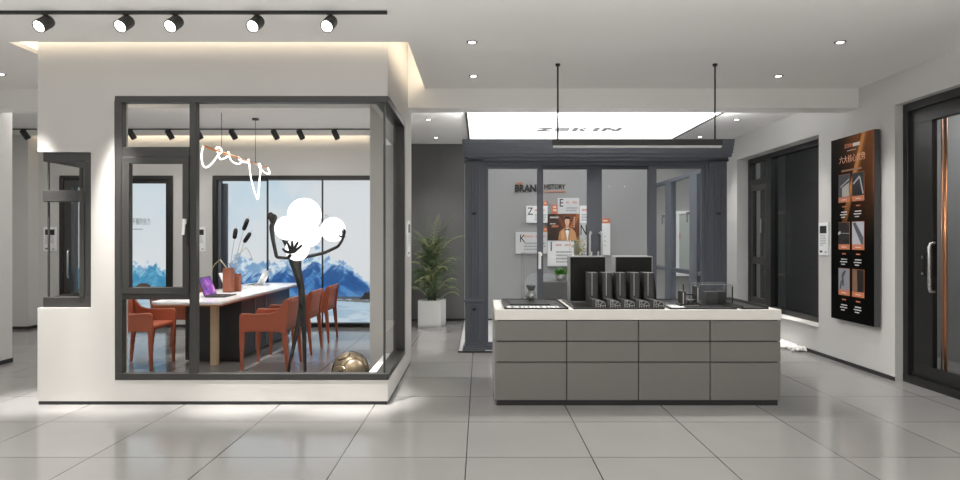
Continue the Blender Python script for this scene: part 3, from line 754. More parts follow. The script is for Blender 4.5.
printed_sheet('print', (fx(547.6, D), D, fz(240.4, D)), (fx(579.3, D) - fx(547.6, D), 0, 0), (0, 0, fz(214, D) - fz(240.4, D)), nu, nv, c, attr_mat('portrait_print', 0, .4), pp)
m = MB(); text_rows(m, 550, 559, 216.6, 218.6, 1, D - .0005, D, h=.8, seed=3); text_rows(m, 550.2, 556, 223.2, 224.6, 1, D - .0005, D, h=.8, seed=4); text_rows(m, 573.8, 574.8, 217, 228, 6, D - .0005, D, h=.6, seed=6)
m.build('white_print', ink_white, pp)
m = MB(); text_rows(m, 551.8, 560, 225.2, 228, 1, D - .0005, D, h=.8, seed=5); m.build('orange_print', card_orange, pp)

# furniture in the bay
bc = thing('low_cabinet', (fx(560, 9.6), 9.7, .02), 'dark grey low cabinet inside the display bay carrying two small plants', 'cabinet')
d = 9.5; xa, xb = fx(541, d), fx(600, d); zt = fz(281.5, d)
m = MB(); m.box(xa, xb, d, d + .5, .06, zt); m.build('body', mat('charcoal_laminate', (.10, .10, .102), .45), bc, bevel=.006)
m = MB(); m.box(xa + .04, xb - .04, d + .03, d + .47, .02, .06); m.build('plinth', black_base, bc)
for k in range(2):
    m = MB(); m.box(xa + .01 + k * (xb - xa) / 2, xa + (k + 1) * (xb - xa) / 2 - .01, d - .012, d, .07, zt - .02); m.build('door', mat('charcoal_laminate_door', (.075, .075, .077), .45), bc, bevel=.003)
def foliage(mb, c, n, L, spread, up, seed, wid=.018):
    rr = random.Random(seed); c = Vector(c)
    for i in range(n):
        a = rr.uniform(0, 2 * PI); e = rr.uniform(up, 1.45); l = L * rr.uniform(.55, 1)
        dirv = Vector((math.cos(a) * math.cos(e), math.sin(a) * math.cos(e), math.sin(e)))
        st = c + Vector((rr.uniform(-1, 1), rr.uniform(-1, 1), 0)) * spread
        mid = st + dirv * l * .55; tip = st + dirv * l - Vector((0, 0, l * .2))
        side = dirv.cross(Vector((0, 0, 1))).normalized() * wid * rr.uniform(.7, 1.2)
        mb.add([st, mid - side, mid + side, tip, mid + Vector((0, 0, .006))], [(0, 1, 4), (0, 4, 2), (1, 3, 4), (4, 3, 2)])
d = 9.6
g = thing('bright_green_plant', (fx(561.3, d), d + .05, zt), 'small bright green leafy plant in a grey pot on the low cabinet', 'plant')
m = MB(); m.smooth = True; m.lathe([(.06, 0), (.075, .01), (.085, .10), (.08, .10), (.075, .085)], (fx(561.3, d), d + .05, zt), n=20); m.build('pot', mat('grey_ceramic', (.35, .36, .35), .4), g)
m = MB(); foliage(m, (fx(561.3, d), d + .05, zt + .08), 110, .17, .05, .3, 5); m.build('foliage', leaf_bright, g)
d = 9.62
g = thing('dried_grass_bunch', (fx(577.5, d), d + .1, zt), 'yellow green dried grass in a dark vase in front of the N card', 'dried plant')
m = MB(); m.smooth = True; m.lathe([(.05, 0), (.06, .05), (.05, .22), (.035, .28), (.045, .31), (.035, .305)], (fx(577.5, d), d + .1, zt), n=20); m.build('vase', mat('dark_vase', (.05, .045, .04), .4), g)
m = MB(); mh = MB(); rr = random.Random(4)
c0 = Vector((fx(577.5, d), d + .1, zt + .28))
for i in range(26):
    tx, ty = rr.uniform(568.5, 586), rr.uniform(238, 256)
    tip = P(tx, ty, d + rr.uniform(-.08, .2)); midp = c0.lerp(tip, .55) + Vector((0, 0, .08))
    m.tube([c0, midp, tip], .0025, 4)
    for k in range(3):
        q = midp.lerp(tip, rr.uniform(.4, 1.05)) + Vector((rr.uniform(-.03, .03), rr.uniform(-.03, .03), rr.uniform(-.03, .03)))
        mh.ball(q, rr.uniform(.006, .012), 6)
m.build('stems', mat('straw', (.30, .26, .12), .7), g); mh.build('seed_heads', mat('yellow_green_seed', (.34, .31, .12), .7), g)
# two pale shell chairs behind the cabinet
for k, (px, lab) in enumerate(((536, 'pale translucent shell chair with its rounded back behind the sliding panel stile'), (550, 'pale translucent shell chair with its rounded back above the low cabinet'))):
    d = 10.22 + .48 * k; cx = fx(px, d)
    t = thing('shell_chair', (cx, d, .02), lab, 'chair', 'pale shell chairs in the bay')
    ghost = MATS.get('ghost') or mat('ghost', (.40, .41, .42), .3)
    ztop = fz(274, d); hw = .165
    prof = [(cx + hw * math.cos(PI * i / 12), ztop - .16 + .16 * math.sin(PI * i / 12)) for i in range(13)]
    m = MB(); m.prism([(x, d + .2, z) for x, z in prof] + [(cx - hw * .9, d + .17, .47), (cx + hw * .9, d + .17, .47)], (0, .02, 0)); m.build('backrest', ghost, t, bevel=.004)
    m = MB(); m.box(cx - .19, cx + .19, d - .2, d + .19, .44, .465); m.build('seat', ghost, t, bevel=.01)
    for ax in (-1, 1):
        for ay in (-1, 1):
            m = MB(); m.tube([(cx + ax * .15, d + ay * .15, .44), (cx + ax * .19, d + ay * .19, .02)], [.014, .01], 8); m.build('leg', ghost, t)

# ================================================================== COUNTER
YC = 5.40
def kx(px, d=YC): return fx(px, d)
def kz(py, d=YC): return fz(py, d)
ZTOP = .8035; ZSL = kz(320)
cols = [494.6, 566.7, 638.5, 710.1, 781.0]
cl = ['leftmost', 'second from the left', 'third from the left', 'rightmost']
for k in range(4):
    x0, x1 = kx(cols[k]), kx(cols[k + 1])
    t = thing('drawer_cabinet', ((x0 + x1) / 2, YC + .3, 0), 'warm grey three-drawer cabinet under the white counter slab, ' + cl[k] + ' of four', 'drawer cabinet', 'drawer cabinets under the counter')
    m = MB(); m.box(x0 + (.02 if k == 0 else 0), x1 - (.02 if k == 3 else 0), YC + .02, YC + .90, .045, ZSL); m.build('carcass', black_base, t)
    if k in (0, 3):
        m = MB(); xs_ = x0 if k == 0 else x1 - .02; m.box(xs_, xs_ + .02, YC + .021, YC + .90, .045, ZSL); m.build('side_panel', counter_side, t)
    m = MB(); m.box(x0 + (.02 if k == 0 else 0), x1 - (.025 if k == 3 else 0), YC + .008, YC + .86, 0, .046); m.build('plinth', black_base, t)
    for a, b in ((321, 340.7), (342, 361.5), (362.8, 400)):
        m = MB(); m.box(x0 + .0045, x1 - .0045, YC, YC + .02, kz(b), kz(a)); m.build('drawer_front', counter_grey, t)
xa, xb = kx(494.7), kx(781.3)
ct = tag(MB().box(xa, xb, YC - .004, YC + .92, ZSL, ZTOP).build('countertop', counter_white, None, bevel=.003), 'thick off-white stone countertop slab lying across the four grey drawer cabinets', 'countertop')
# trays let into the top
tray_mat = mat('black_tray', (.02, .02, .02), .3)
ZT0 = ZTOP
trays = [(.205, .745, 'black tray with white print on the left end of the counter', 'leftmost'),
         (.79, 1.555, 'wide black tray under the two black screens and the frame samples', ''),
         (1.60, 2.165, 'black tray under the glass corner sample and clear case', ''),
         (2.205, 2.43, 'small dark sloping tray at the right end of the counter', '')]
for k, (x0, x1, lab, _) in enumerate(trays):
    t = thing('display_tray', ((x0 + x1) / 2, YC + .37, ZTOP), lab, 'tray', 'trays on the countertop')
    m = MB(); m.box(x0, x1, YC + .03, YC + .85, ZTOP, ZTOP + .006); m.build('base', tray_mat, t)
    m = MB(); h = .016 if k < 3 else .03
    m.box(x0, x1, YC + .03, YC + .045, ZTOP, ZTOP + .012); m.box(x0, x1, YC + .835, YC + .85, ZTOP, ZTOP + h); m.box(x0, x0 + .012, YC + .03, YC + .85, ZTOP, ZTOP + h); m.box(x1 - .012, x1, YC + .03, YC + .85, ZTOP, ZTOP + h)
    m.build('rim', alu_dark, t)
    if k == 0:
        m = MB(); rr = random.Random(2); x = x0 + .03
        while x < x1 - .05:
            wd = rr.uniform(.01, .035); m.box(x, x + wd, YC + .10, YC + .22, ZTOP + .006, ZTOP + .0075); x += wd + rr.uniform(.004, .02)
        m.build('printed_strip', ink_white, t)
        m = MB(); m.box(x0 + .06, x1 - .12, YC + .34, YC + .78, ZTOP + .006, ZTOP + .014); m.build('raised_step', alu_black, t, bevel=.003)
    if k == 2:
        m = MB(); m.box(x0 + .02, x0 + .16, YC + .12, YC + .2, ZTOP + .006, ZTOP + .008); m.box(x0 + .05, x0 + .19, YC + .26, YC + .32, ZTOP + .006, ZTOP + .008); m.build('printed_strip', ink_white, t)
# clear ribbed acrylic panel and stoppered glass on the left tray
d = 6.18; zb = ZTOP + .006
t = thing('acrylic_display_stand', (fx(528, d), d, zb), 'clear ribbed acrylic upright stand at the back of the left tray', 'display stand')
m = MB(); m.box(fx(521.5, d), fx(536.5, d), d, d + .006, zb, fz(252, d)); m.box(fx(521.5, d), fx(536.5, d), d + .05, d + .056, zb, fz(252, d)); m.build('panels', acrylic, t)
m = MB()
for px in (521.5, 524, 526.5, 529, 531.5, 534, 536.5): m.box(fx(px, d) - .002, fx(px, d) + .002, d + .006, d + .05, zb, fz(252, d))
m.box(fx(521.5, d), fx(524.5, d), d + .02, d + .03, zb, fz(252, d))
m.build('ribs', acrylic, t)
d = 6.10; c = (fx(531, d), d, ZTOP + .014)
t = thing('stoppered_flask', c, 'small clear glass flask with a dark conical stopper standing on the left tray', 'flask')
m = MB(); m.smooth = True; m.lathe([(.030, 0), (.044, .012), (.052, .035), (.050, .05), (.036, .075), (.024, .088), (.024, .095)], c, n=28); m.build('bulb', glass_mat('smoky_glass', (.86, .86, .85), .14, .4), t)
m = MB(); m.smooth = True; m.lathe([(.022, .09), (.030, .10), (.042, .128), (.044, .142), (.040, .146)], c, n=28); m.build('stopper', mat('smoky_stopper', (.10, .10, .10), .25), t)
m = MB(); m.smooth = True; m.lathe([(.018, .004), (.03, .014), (.036, .03), (.024, .055), (.010, .07)], c, n=20); m.build('insert', mat('grey_insert', (.30, .30, .29), .3, .4), t)
# screens
for k, (p0, p1_, lab) in enumerate(((570, 606, 'left of the two silver-sided black screens standing on the counter'), (615.5, 652.5, 'right of the two silver-sided black screens standing on the counter'))):
    d = 6.0; x0, x1 = fx(p0 - .5, d), fx(p1_ + .0, d); z0, z1 = ZTOP + .006, fz(256.2, d)
    t = thing('desk_screen', ((x0 + x1) / 2, d + .1, z0), lab, 'screen', 'black screens on the counter')
    m = MB(); m.box(x0, x1, d, d + .16, z0, z1); m.build('casing', mat('satin_silver', (.34, .34, .335), .45, .1), t)
    m = MB(); m.box(x0 + .008, x1 - .008, d - .004, d, z0 + .010, z1 - .009); m.build('screen', mat('black_screen', (.010, .010, .009), .35, spec=.25), t)
# window profile corner samples
prof_face = mat('cut_aluminium', (.60, .60, .60), .3, .7)
prof_dark = mat('satin_black_profile', (.055, .055, .053), .42, .15, vary=.3, scale=25)
slabs = ['first from the left', 'second from the left', 'middle one', 'fourth from the left', 'last one at the right']
def make_profile():
    """Corner sample: an upright stile with a rounded edge, and a short rail with its chambered cut end towards the viewer."""
    t = thing('frame_profile_sample', (0, 0, 0), None, 'profile sample', 'profile samples in a row on the counter')
    hgt = fz(272.8, 5.66) - ZTOP - .006
    m = MB(); pts = [(-.048, .0), (.026, .0)] + [(.026 + .018 * math.sin(a), .02 - .018 * math.cos(a)) for a in (.4, .8, 1.2, 1.57)] + [(.044, .16), (-.048, .16)]
    n0 = len(pts); vs = [(x, y, 0) for x, y in pts] + [(x - (.0 if x < .02 else .006), y, hgt) for x, y in pts]
    m.add(vs, [list(range(n0))[::-1], list(range(n0, 2 * n0))] + [(i, (i + 1) % n0, n0 + (i + 1) % n0, n0 + i) for i in range(n0)])
    # sloping fin at the right
    m.build('stile', prof_dark, t, bevel=.003)
    m = MB(); m.prism([(.044, .06, 0), (.079, .06, 0), (.066, .06, hgt * .55), (.046, .06, hgt * .985)], (0, .08, 0)); m.build('fin', mat('matt_black_fin', (.008, .008, .008), .7, spec=.2), t)
    m = MB(); m.box(-.020, -.015, -.002, .0, .09, hgt - .004); m.build('highlight_strip', prof_face, t)  # thin pale strip added as the stile's highlight line
    m = MB(); m.prism([(-.048, -.20, 0), (.062, -.20, 0), (.062, -.20, .04), (.045, -.20, .058), (.0, -.20, .066), (-.048, -.20, .074)], (0, .20, 0)); m.build('rail', prof_dark, t, bevel=.002)
    m = MB(); y = -.2025
    def strip(x0, z0, x1, z1, tt=.0035):
        a = Vector((x0, 0, z0)); b = Vector((x1, 0, z1)); q = (b - a).normalized(); nn = Vector((-q.z, 0, q.x)) * tt / 2
        m.prism([(p.x, y, p.z) for p in (a - nn, b - nn, b + nn, a + nn)], (0, .002, 0))
    for seg in ((-.02, .002, .062, .002), (-.02, .002, -.02, .066), (.062, .002, .062, .04), (.062, .04, .045, .056), (.045, .056, .0, .064), (0, .064, -.02, .066), (-.02, .034, .02, .034), (.02, .034, .045, .056), (.02, .002, .02, .034), (.02, .022, .062, .022), (-.02, .05, .01, .064), (0, .034, 0, .064), (.04, .002, .04, .022), (0, .002, .0, .018), (-.02, .018, .02, .018)):
        strip(*seg)
    m.build('cut_section', prof_face, t)
    return t
pr0 = make_profile()
for k, px in enumerate((594, 608.2, 622, 636, 650)):
    o = pr0 if k == 0 else copy_tree(pr0)
    o.location = (fx(px, 5.66), 5.66, ZTOP + .006)
    o['label'] = 'upright black frame sample with chambered cut foot, ' + slabs[k]
# glass corner sample and clear case on the third tray
d = 5.68; zb = ZTOP + .006
t = thing('corner_section_sample', (fx(688, d), d, zb), 'cutaway corner sample with black profiles and double glass beside the clear case', 'profile sample')
m = MB()
m.box(fx(678, d), fx(699, d), d - .05, d + .06, zb, zb + .022); m.box(fx(680, d), fx(684, d), d - .05, d + .06, zb + .02, fz(291, d)); m.box(fx(694.5, d), fx(697.5, d), d - .05, d + .06, zb + .02, fz(286, d)); m.box(fx(684, d), fx(695, d), d - .04, d + .05, zb + .045, zb + .056); m.box(fx(684, d), fx(695, d), d + .03, d + .05, zb + .09, zb + .10); m.box(fx(684.2, d), fx(685.2, d), d + .03, d + .05, zb + .03, fz(284.5, d)); m.box(fx(686, d), fx(688, d), d - .05, d - .02, zb + .022, zb + .04); m.box(fx(690, d), fx(693, d), d - .05, d - .02, zb + .022, zb + .035)
m.build('profile', alu_dark, t, bevel=.003)
m = MB(); m.box(fx(684.5, d), fx(694, d), d - .02, d - .012, zb + .022, fz(284, d)); m.box(fx(684.5, d), fx(694, d), d + .02, d + .028, zb + .022, fz(284, d)); m.build('glass', glass, t)
m = MB(); m.box(fx(680.5, d), fx(697, d), d - .053, d - .05, zb + .004, zb + .009); m.box(fx(681, d), fx(682, d), d - .053, d - .05, zb + .02, fz(292, d)); m.box(fx(695.4, d), fx(696.4, d), d - .053, d - .05, zb + .03, fz(287, d)); m.box(fx(686, d), fx(692, d), d - .043, d - .04, zb + .051, zb + .06); m.build('cut_section', prof_face, t)
d = 5.72
t = thing('clear_display_case', (fx(716, d), d, zb), 'clear acrylic case with a dark block inside at the right of the counter', 'display case')
x0, x1, z1 = fx(699, d), fx(733, d), fz(284.5, d)
m = MB(); m.box(x0, x1, d, d + .006, zb, z1); m.box(x0, x1, d + .2, d + .206, zb, z1); m.box(x0, x0 + .006, d + .006, d + .2, zb, z1); m.box(x1 - .006, x1, d + .006, d + .2, zb, z1); m.box(x0 + .006, x1 - .006, d + .006, d + .2, z1 - .006, z1); m.build('cover', acrylic, t)
m = MB()
for xe in (x0, x1 - .004):
    for ye in (d - .001, d + .203): m.box(xe, xe + .004, ye, ye + .004, zb, z1 + .001)
for ye in (d - .001, d + .203): m.box(x0, x1, ye, ye + .004, z1 - .002, z1 + .002)
m.build('polished_edge', mat('acrylic_edge', (.42, .43, .43), .2), t)
m = MB(); m.box(fx(707.5, d), fx(719, d), d + .03, d + .15, zb, fz(292.2, d)); m.build('sample_block', mat('dark_grey_block', (.05, .05, .05), .4), t, bevel=.003)
m = MB(); m.box(fx(719.2, d), fx(727.5, d), d + .03, d + .15, zb, fz(292.0, d)); m.build('sample_block', black_plastic, t, bevel=.003)
m = MB(); m.box(fx(731.6, d), fx(732.8, d), d - .006, d + .0, zb, fz(286.5, d)); m.build('edge_strip', black_plastic, t)

# ================================================================== INSIDE THE GLAZED ROOM
# table
tb = thing('meeting_table', (-3.02, 8.08, 0), 'long white topped meeting table with dark pedestal in the glazed room', 'table')
x0, x1, y0, y1, zt = -3.40, -2.645, 6.57, 9.62, .75
m = MB(); pts = []
for cx, cy, a0 in ((x1 - .02, y0 + .02, -90), (x1 - .02, y1 - .02, 0), (x0 + .06, y1 - .06, 90), (x0 + .14, y0 + .14, 180)):
    r = .02 if cx > -3 else (.06 if a0 == 90 else .14)
    for k in range(6): a = math.radians(a0 + 18 * k); pts.append((cx + r * math.cos(a), cy + r * math.sin(a), zt - .022))
m.prism(pts, (0, 0, .022)); m.build('tabletop', marble, tb)
m = MB(); m.prism([(p[0] * .985 - .045, p[1] * .985 + .12, zt - .04) for p in pts], (0, 0, .018)); m.build('under_edge', copper, tb)
m = MB(); m.box(-3.33, -2.76, 7.45, 9.35, .02, zt - .04); m.box(-3.36, -2.72, 7.35, 7.45, .02, zt - .04); m.build('pedestal', mat('dark_pedestal', (.03, .03, .032), .35), tb, bevel=.004)
m = MB()
for yy in (7.9, 8.3): m.box(-2.762, -2.752, yy, yy + .012, .05, zt - .06)
m.build('pedestal_trim', steel, tb)
m = MB(); m.box(fx(211.5, 7.16), fx(218, 7.16), 7.12, 7.2, 0, zt - .022); m.build('leg', mat('pale_oak', (.55, .42, .28), .5, vary=.12, scale=12), tb, bevel=.006)

# chairs
def make_chair():
    """Saddle-leather armchair facing +X, origin on the floor under the seat."""
    t = thing('leather_armchair', (0, 0, 0), None, 'chair')
    W = .275
    side = [(.255, .40), (.262, .46), (.258, .585), (.235, .608), (.10, .602), (-.06, .606), (-.135, .63), (-.185, .69), (-.225, .755), (-.272, .765), (-.262, .66), (-.245, .52), (-.235, .40), (-.19, .405), (-.1, .415), (.12, .415), (.21, .408)]
    for s in (-1, 1):
        m = MB(); m.prism([(x, s * W, z) for x, z in side], (0, -s * .034, 0)); m.build('side_panel', rust, t, bevel=.008)
    m = MB(); bp = [(-.215, .43), (-.228, .56), (-.243, .68), (-.272, .767)]
    v = []; n = 9
    for x, z in bp:
        for k in range(n):
            q = -1 + 2 * k / (n - 1); v.append((x - .018 * (1 - q * q), q * (W - .03), z))
    for x, z in bp:
        for k in range(n):
            q = -1 + 2 * k / (n - 1); v.append((x - .018 * (1 - q * q) + .034, q * (W - .03), z))
    N = len(bp) * n; fs = []
    for i in range(len(bp) - 1):
        for k in range(n - 1):
            a = i * n + k; fs += [(a, a + 1, a + n + 1, a + n), (N + a, N + a + n, N + a + n + 1, N + a + 1)]
    for i in range(len(bp) - 1):
        fs += [(i * n, (i + 1) * n, N + (i + 1) * n, N + i * n), (i * n + n - 1, N + i * n + n - 1, N + (i + 1) * n + n - 1, (i + 1) * n + n - 1)]
    for k in range(n - 1):
        fs += [(k, N + k, N + k + 1, k + 1), ((len(bp) - 1) * n + k, (len(bp) - 1) * n + k + 1, N + (len(bp) - 1) * n + k + 1, N + (len(bp) - 1) * n + k)]
    m.smooth = True; m.add(v, fs); m.build('backrest', rust, t)
    m = MB(); m.box(-.215, .25, -W + .036, W - .036, .415, .475); m.build('seat', rust, t, bevel=.022, seg=3)
    for sx, sy in ((1, -1), (1, 1), (-1, -1), (-1, 1)):
        m = MB(); xt, yt = sx * (.235 if sx > 0 else .215), sy * (W - .022); xb_, yb_ = sx * (.238 if sx > 0 else .25), sy * (W - .02)
        a, b = .026, .013
        vs = [(xt + i * a, yt + j * .02, .42) for i, j in ((-1, -1), (1, -1), (1, 1), (-1, 1))] + [(xb_ + i * b, yb_ + j * b, 0) for i, j in ((-1, -1), (1, -1), (1, 1), (-1, 1))]
        m.add(vs, [(0, 1, 2, 3), (7, 6, 5, 4), (0, 4, 5, 1), (1, 5, 6, 2), (2, 6, 7, 3), (3, 7, 4, 0)]); m.build('leg', rust, t, bevel=.005)
    return t
ch0 = make_chair(); ch0['group'] = 'rust leather armchairs around the table'
chairs = [(-3.74, 7.12, 0, 'rust leather armchair nearest the casement, left of the table behind the lower left pane'),
          (-3.76, 8.12, 0, 'rust leather armchair left of the table, just beyond the nearest left one'),
          (-3.74, 9.05, 0, 'rust leather armchair left of the table, furthest along its left side'),
          (-2.29, 7.10, PI, 'rust leather armchair right of the table, nearest, behind the dark figure'),
          (-2.29, 8.05, PI, 'rust leather armchair right of the table, middle one of that side'),
          (-2.29, 8.96, PI, 'rust leather armchair right of the table, furthest from the front glass')]
for k, (x, y, rz, lab) in enumerate(chairs):
    o = ch0 if k == 0 else copy_tree(ch0)
    o.location = (x, y, 0); o.rotation_euler.z = rz; o['label'] = lab

# laptops
screen_purple = bpy.data.materials.new('purple_screen'); screen_purple.use_nodes = True
nt = screen_purple.node_tree; b = nt.nodes['Principled BSDF']; b.inputs['Base Color'].default_value = (.02, .01, .03, 1); b.inputs['Roughness'].default_value = .2
tc = nt.nodes.new('ShaderNodeTexCoord'); nz = nt.nodes.new('ShaderNodeTexNoise'); nz.inputs['Scale'].default_value = 6; nz.inputs['Detail'].default_value = 3
cr = nt.nodes.new('ShaderNodeValToRGB'); cr.color_ramp.elements[0].position = .32; cr.color_ramp.elements[0].color = (.02, .01, .10, 1); cr.color_ramp.elements[1].position = .68; cr.color_ramp.elements[1].color = (.85, .25, .75, 1)
e = cr.color_ramp.elements.new(.5); e.color = (.25, .03, .42, 1)
nt.links.new(tc.outputs['Object'], nz.inputs['Vector']); nt.links.new(nz.outputs['Fac'], cr.inputs[0]); nt.links.new(cr.outputs[0], b.inputs['Emission Color']); b.inputs['Emission Strength'].default_value = .9
silver = mat('laptop_silver', (.66, .67, .68), .3, .6)
lap_black = mat('laptop_black', (.02, .02, .022), .4)
def make_laptop(loc, rz, shell, scr, lab, lean=20, mark=False):
    """Laptop hinged along local Y at the origin; the keyboard reaches towards +X, the lid leans towards -X."""
    t = thing('laptop', loc, lab, 'laptop', 'laptops on the meeting table', rz)
    tt = Vector(loc)
    def put(mb, name, mt, par, bevel=0.0):
        mb.v = [tuple(Vector(v) + tt) for v in mb.v]; return mb.build(name, mt, par, bevel)
    m = MB(); m.box(0, .22, -.165, .165, .0, .014); base = put(m, 'base', shell, t, .003)
    m = MB()
    for i in range(5):
        for j in range(12): m.box(.03 + i * .02, .046 + i * .02, -.145 + j * .0245, -.125 + j * .0245, .014, .0155)
    put(m, 'keyboard', lap_black, base)
    R = Matrix.Rotation(-math.radians(lean), 4, 'Y')
    m = MB(); m.box(-.008, 0, -.165, .165, .012, .235); m.rot(R); lid = put(m, 'lid', shell, t, .002)
    m = MB(); m.box(0, .0015, -.155, .155, .024, .226); m.rot(R); put(m, 'screen', scr, lid)
    if mark:
        m = MB(); m.lathe([(.018, -.0095), (.018, -.008)], (0, 0, .125), (1, 0, 0), 20); m.prism([(-.0095, .004, .143), (-.0095, .012, .153), (-.0095, .002, .150)], (.0015, 0, 0)); m.rot(R); put(m, 'lid_mark', white_plastic, lid)
    return t
make_laptop((-3.04, 7.30, zt), 0, lap_black, screen_purple, 'open black laptop with a glowing purple screen at the near end of the table')
make_laptop((-3.10, 9.06, zt), PI, silver, mat('dark_screen', (.02, .02, .02), .2), 'open silver laptop turned away, beyond the rust vases', 28, True)
make_laptop((-3.25, 8.42, zt), 0, silver, mat('pale_screen', (.6, .6, .62), .3, emit=(.9, .92, 1), strength=.5), 'open silver laptop with a pale screen half hidden behind the taller rust vase', 24)
# vases and cattails
terracotta = mat('terracotta', (.30, .095, .055), .6, vary=.1, scale=20, bump=.05)
def square_vase(px, d, wid, h, lab):
    x = fx(px, d); t = thing('square_vase', (x, d, zt), lab, 'vase', 'rust vases on the table')
    w2_ = wid / 2; m = MB(); th = .008
    for a in ((x - w2_, x + w2_, d - w2_, d - w2_ + th), (x - w2_, x + w2_, d + w2_ - th, d + w2_), (x - w2_, x - w2_ + th, d - w2_ + th, d + w2_ - th), (x + w2_ - th, x + w2_, d - w2_ + th, d + w2_ - th)):
        m.box(*a, zt, zt + h)
    m.box(x - w2_, x + w2_, d - w2_, d + w2_, zt, zt + .01); m.build('body', terracotta, t)
    m = MB()
    for a in ((x - w2_ - .001, x + w2_ + .001, d - w2_ - .001, d - w2_ + th), (x - w2_ - .001, x + w2_ + .001, d + w2_ - th, d + w2_ + .001), (x - w2_ - .001, x - w2_ + th, d - w2_, d + w2_), (x + w2_ - th, x + w2_ + .001, d - w2_, d + w2_)):
        m.box(*a, zt + h - .006, zt + h + .002)
    m.build('rim', terracotta, t)
    return Vector((x, d, zt))
v1 = square_vase(228.6, 7.88, .105, .292, 'taller square rust terracotta vase holding the cattails on the table')
square_vase(237.2, 8.02, .078, .215, 'shorter square rust terracotta vase standing beside the taller vase')
straw = mat('dry_stem', (.36, .30, .19), .7); catm = mat('black_cattail', (.015, .013, .012), .9, bump=.2, scale=80)
dv = 7.88
for (bx_, by_, tx_, ty_, lab, o1) in ((234.3, 239.0, 236.0, 228.2, 'black cattail with the lowest leftmost head in the rust vase', -.012),
                                (243.4, 230.4, 248.0, 218.4, 'black cattail rising highest from the rust vase', 0.0), (244.0, 242.6, 250.5, 232.5, 'black cattail leaning furthest right from the rust vase', .014)):
    t = thing('cattail', (v1.x + o1, dv, zt + .02), lab, 'dried flower', 'cattails in the rust vase')
    a = Vector((v1.x + o1, dv, zt + .012)); b_ = P(bx_, by_, dv); c_ = P(tx_, ty_, dv); e_ = c_ + (c_ - b_) * .3
    m = MB(); m.tube([a, a.lerp(b_, .5) + Vector((-.006, 0, .01)), b_, c_, e_], .003, 6); m.build('stem', straw, t)
    q = (c_ - b_).normalized(); L = (c_ - b_).length
    m = MB(); m.smooth = True; m.lathe([(.008, 0), (.022, .01), (.026, L * .3), (.026, L * .7), (.022, L - .01), (.006, L)], b_, q, 14); m.build('head', catm, t)
for pts_, lab in (([(228, 270), (231.5, 264), (238.5, 254.5), (246, 247.5), (249, 251), (252.6, 260)], 'dry bent grass blade arching right out of the rust vase'),
                  ([(228, 270), (225.5, 266.5), (220.2, 259.6), (215, 263.8), (212, 269.5)], 'dry bent grass blade arching left out of the rust vase')):
    bl = MB(); pp_ = [Vector((v1.x, dv + .01, zt + .012))] + [P(x, y, dv + .01) for x, y in pts_]
    bl.tube(pp_, [.005] * (len(pp_) - 1) + [.002], 6); tag(bl.build('dry_grass_blade', mat('dry_grass', (.52, .46, .30), .7)), lab, 'dried grass', 'dry grass in the rust vase')

# glowing rope pendant above the table
rope_mat = mat('glowing_rope', (1, 1, 1), .4, emit=(1, .98, .95), strength=2.2)
rp = thing('rope_pendant', (-3.02, 8.1, 2.40), 'copper bar pendant wound with a glowing white light rope above the table', 'pendant lamp')
XB, ZB = -3.02, 2.413
def bd(px): return -XB * F / (480 - px)            # depth of the bar below pixel column px
m = MB(); m.tube([(XB, bd(203.6), ZB), (XB, bd(267), ZB)], .013, 10); m.build('bar', copper, rp)
def rope(pts, off=0.0):
    out = []
    for i, (cx, cy) in enumerate(pts):
        px, py = 190 + cx / 6, 130 + cy / 6; d = bd(px); out.append(P(px, py, d) + Vector((.008 * math.sin(i * 1.3 + off), .0, 0)))
    # smooth (Catmull-Rom)
    res = []
    for i in range(len(out) - 1):
        p0, p1, p2, p3 = out[max(i - 1, 0)], out[i], out[i + 1], out[min(i + 2, len(out) - 1)]
        for k in range(6):
            s = k / 6; res.append(.5 * ((2 * p1) + (p2 - p0) * s + (2 * p0 - 5 * p1 + 4 * p2 - p3) * s * s + (3 * p1 - p0 - 3 * p2 + p3) * s ** 3))
    return res + [out[-1]]
m = MB(); m.tube(rope([(79.7, 98.9), (69.2, 119.1), (66.6, 158.4), (79.7, 206.5), (101.6, 224.0), (127.8, 202.1), (158.4, 158.4), (168.9, 139.2), (158.4, 119.1), (167.1, 104.2), (182.9, 110.3), (184.6, 132.2), (171.5, 149.7), (186.4, 174.1), (215.2, 167.1), (230.1, 147.9), (226.6, 133.9), (235.3, 154.0), (252.8, 184.6), (280.8, 202.1), (300.9, 197.7), (300.0, 175.9), (291.3, 162.8), (302.6, 180.3), (324.5, 191.6), (346.4, 193.4), (349.0, 177.6), (357.7, 202.1), (366.5, 272.0), (381.3, 350.7), (397.1, 404.9), (404.1, 414.6), (411.1, 403.2), (420.7, 298.3), (423.3, 224.0), (413.7, 202.1), (410.2, 215.2), (433.8, 241.4), (464.4, 261.6), (477.5, 258.9), (462.6, 226.6)]), .0088, 8)
m.build('light_rope', rope_mat, rp)
for px in (221.5, 255.5):
    d = bd(px); m = MB(); m.tube([(XB, d, ZB), (XB, d, CZ)], .004, 6); m.build('suspension_wire', alu_black, rp)
    m = MB(); m.lathe([(.045, -.02), (.045, 0)], (XB, d, CZ), n=20); m.build('ceiling_cap', alu_black, rp)

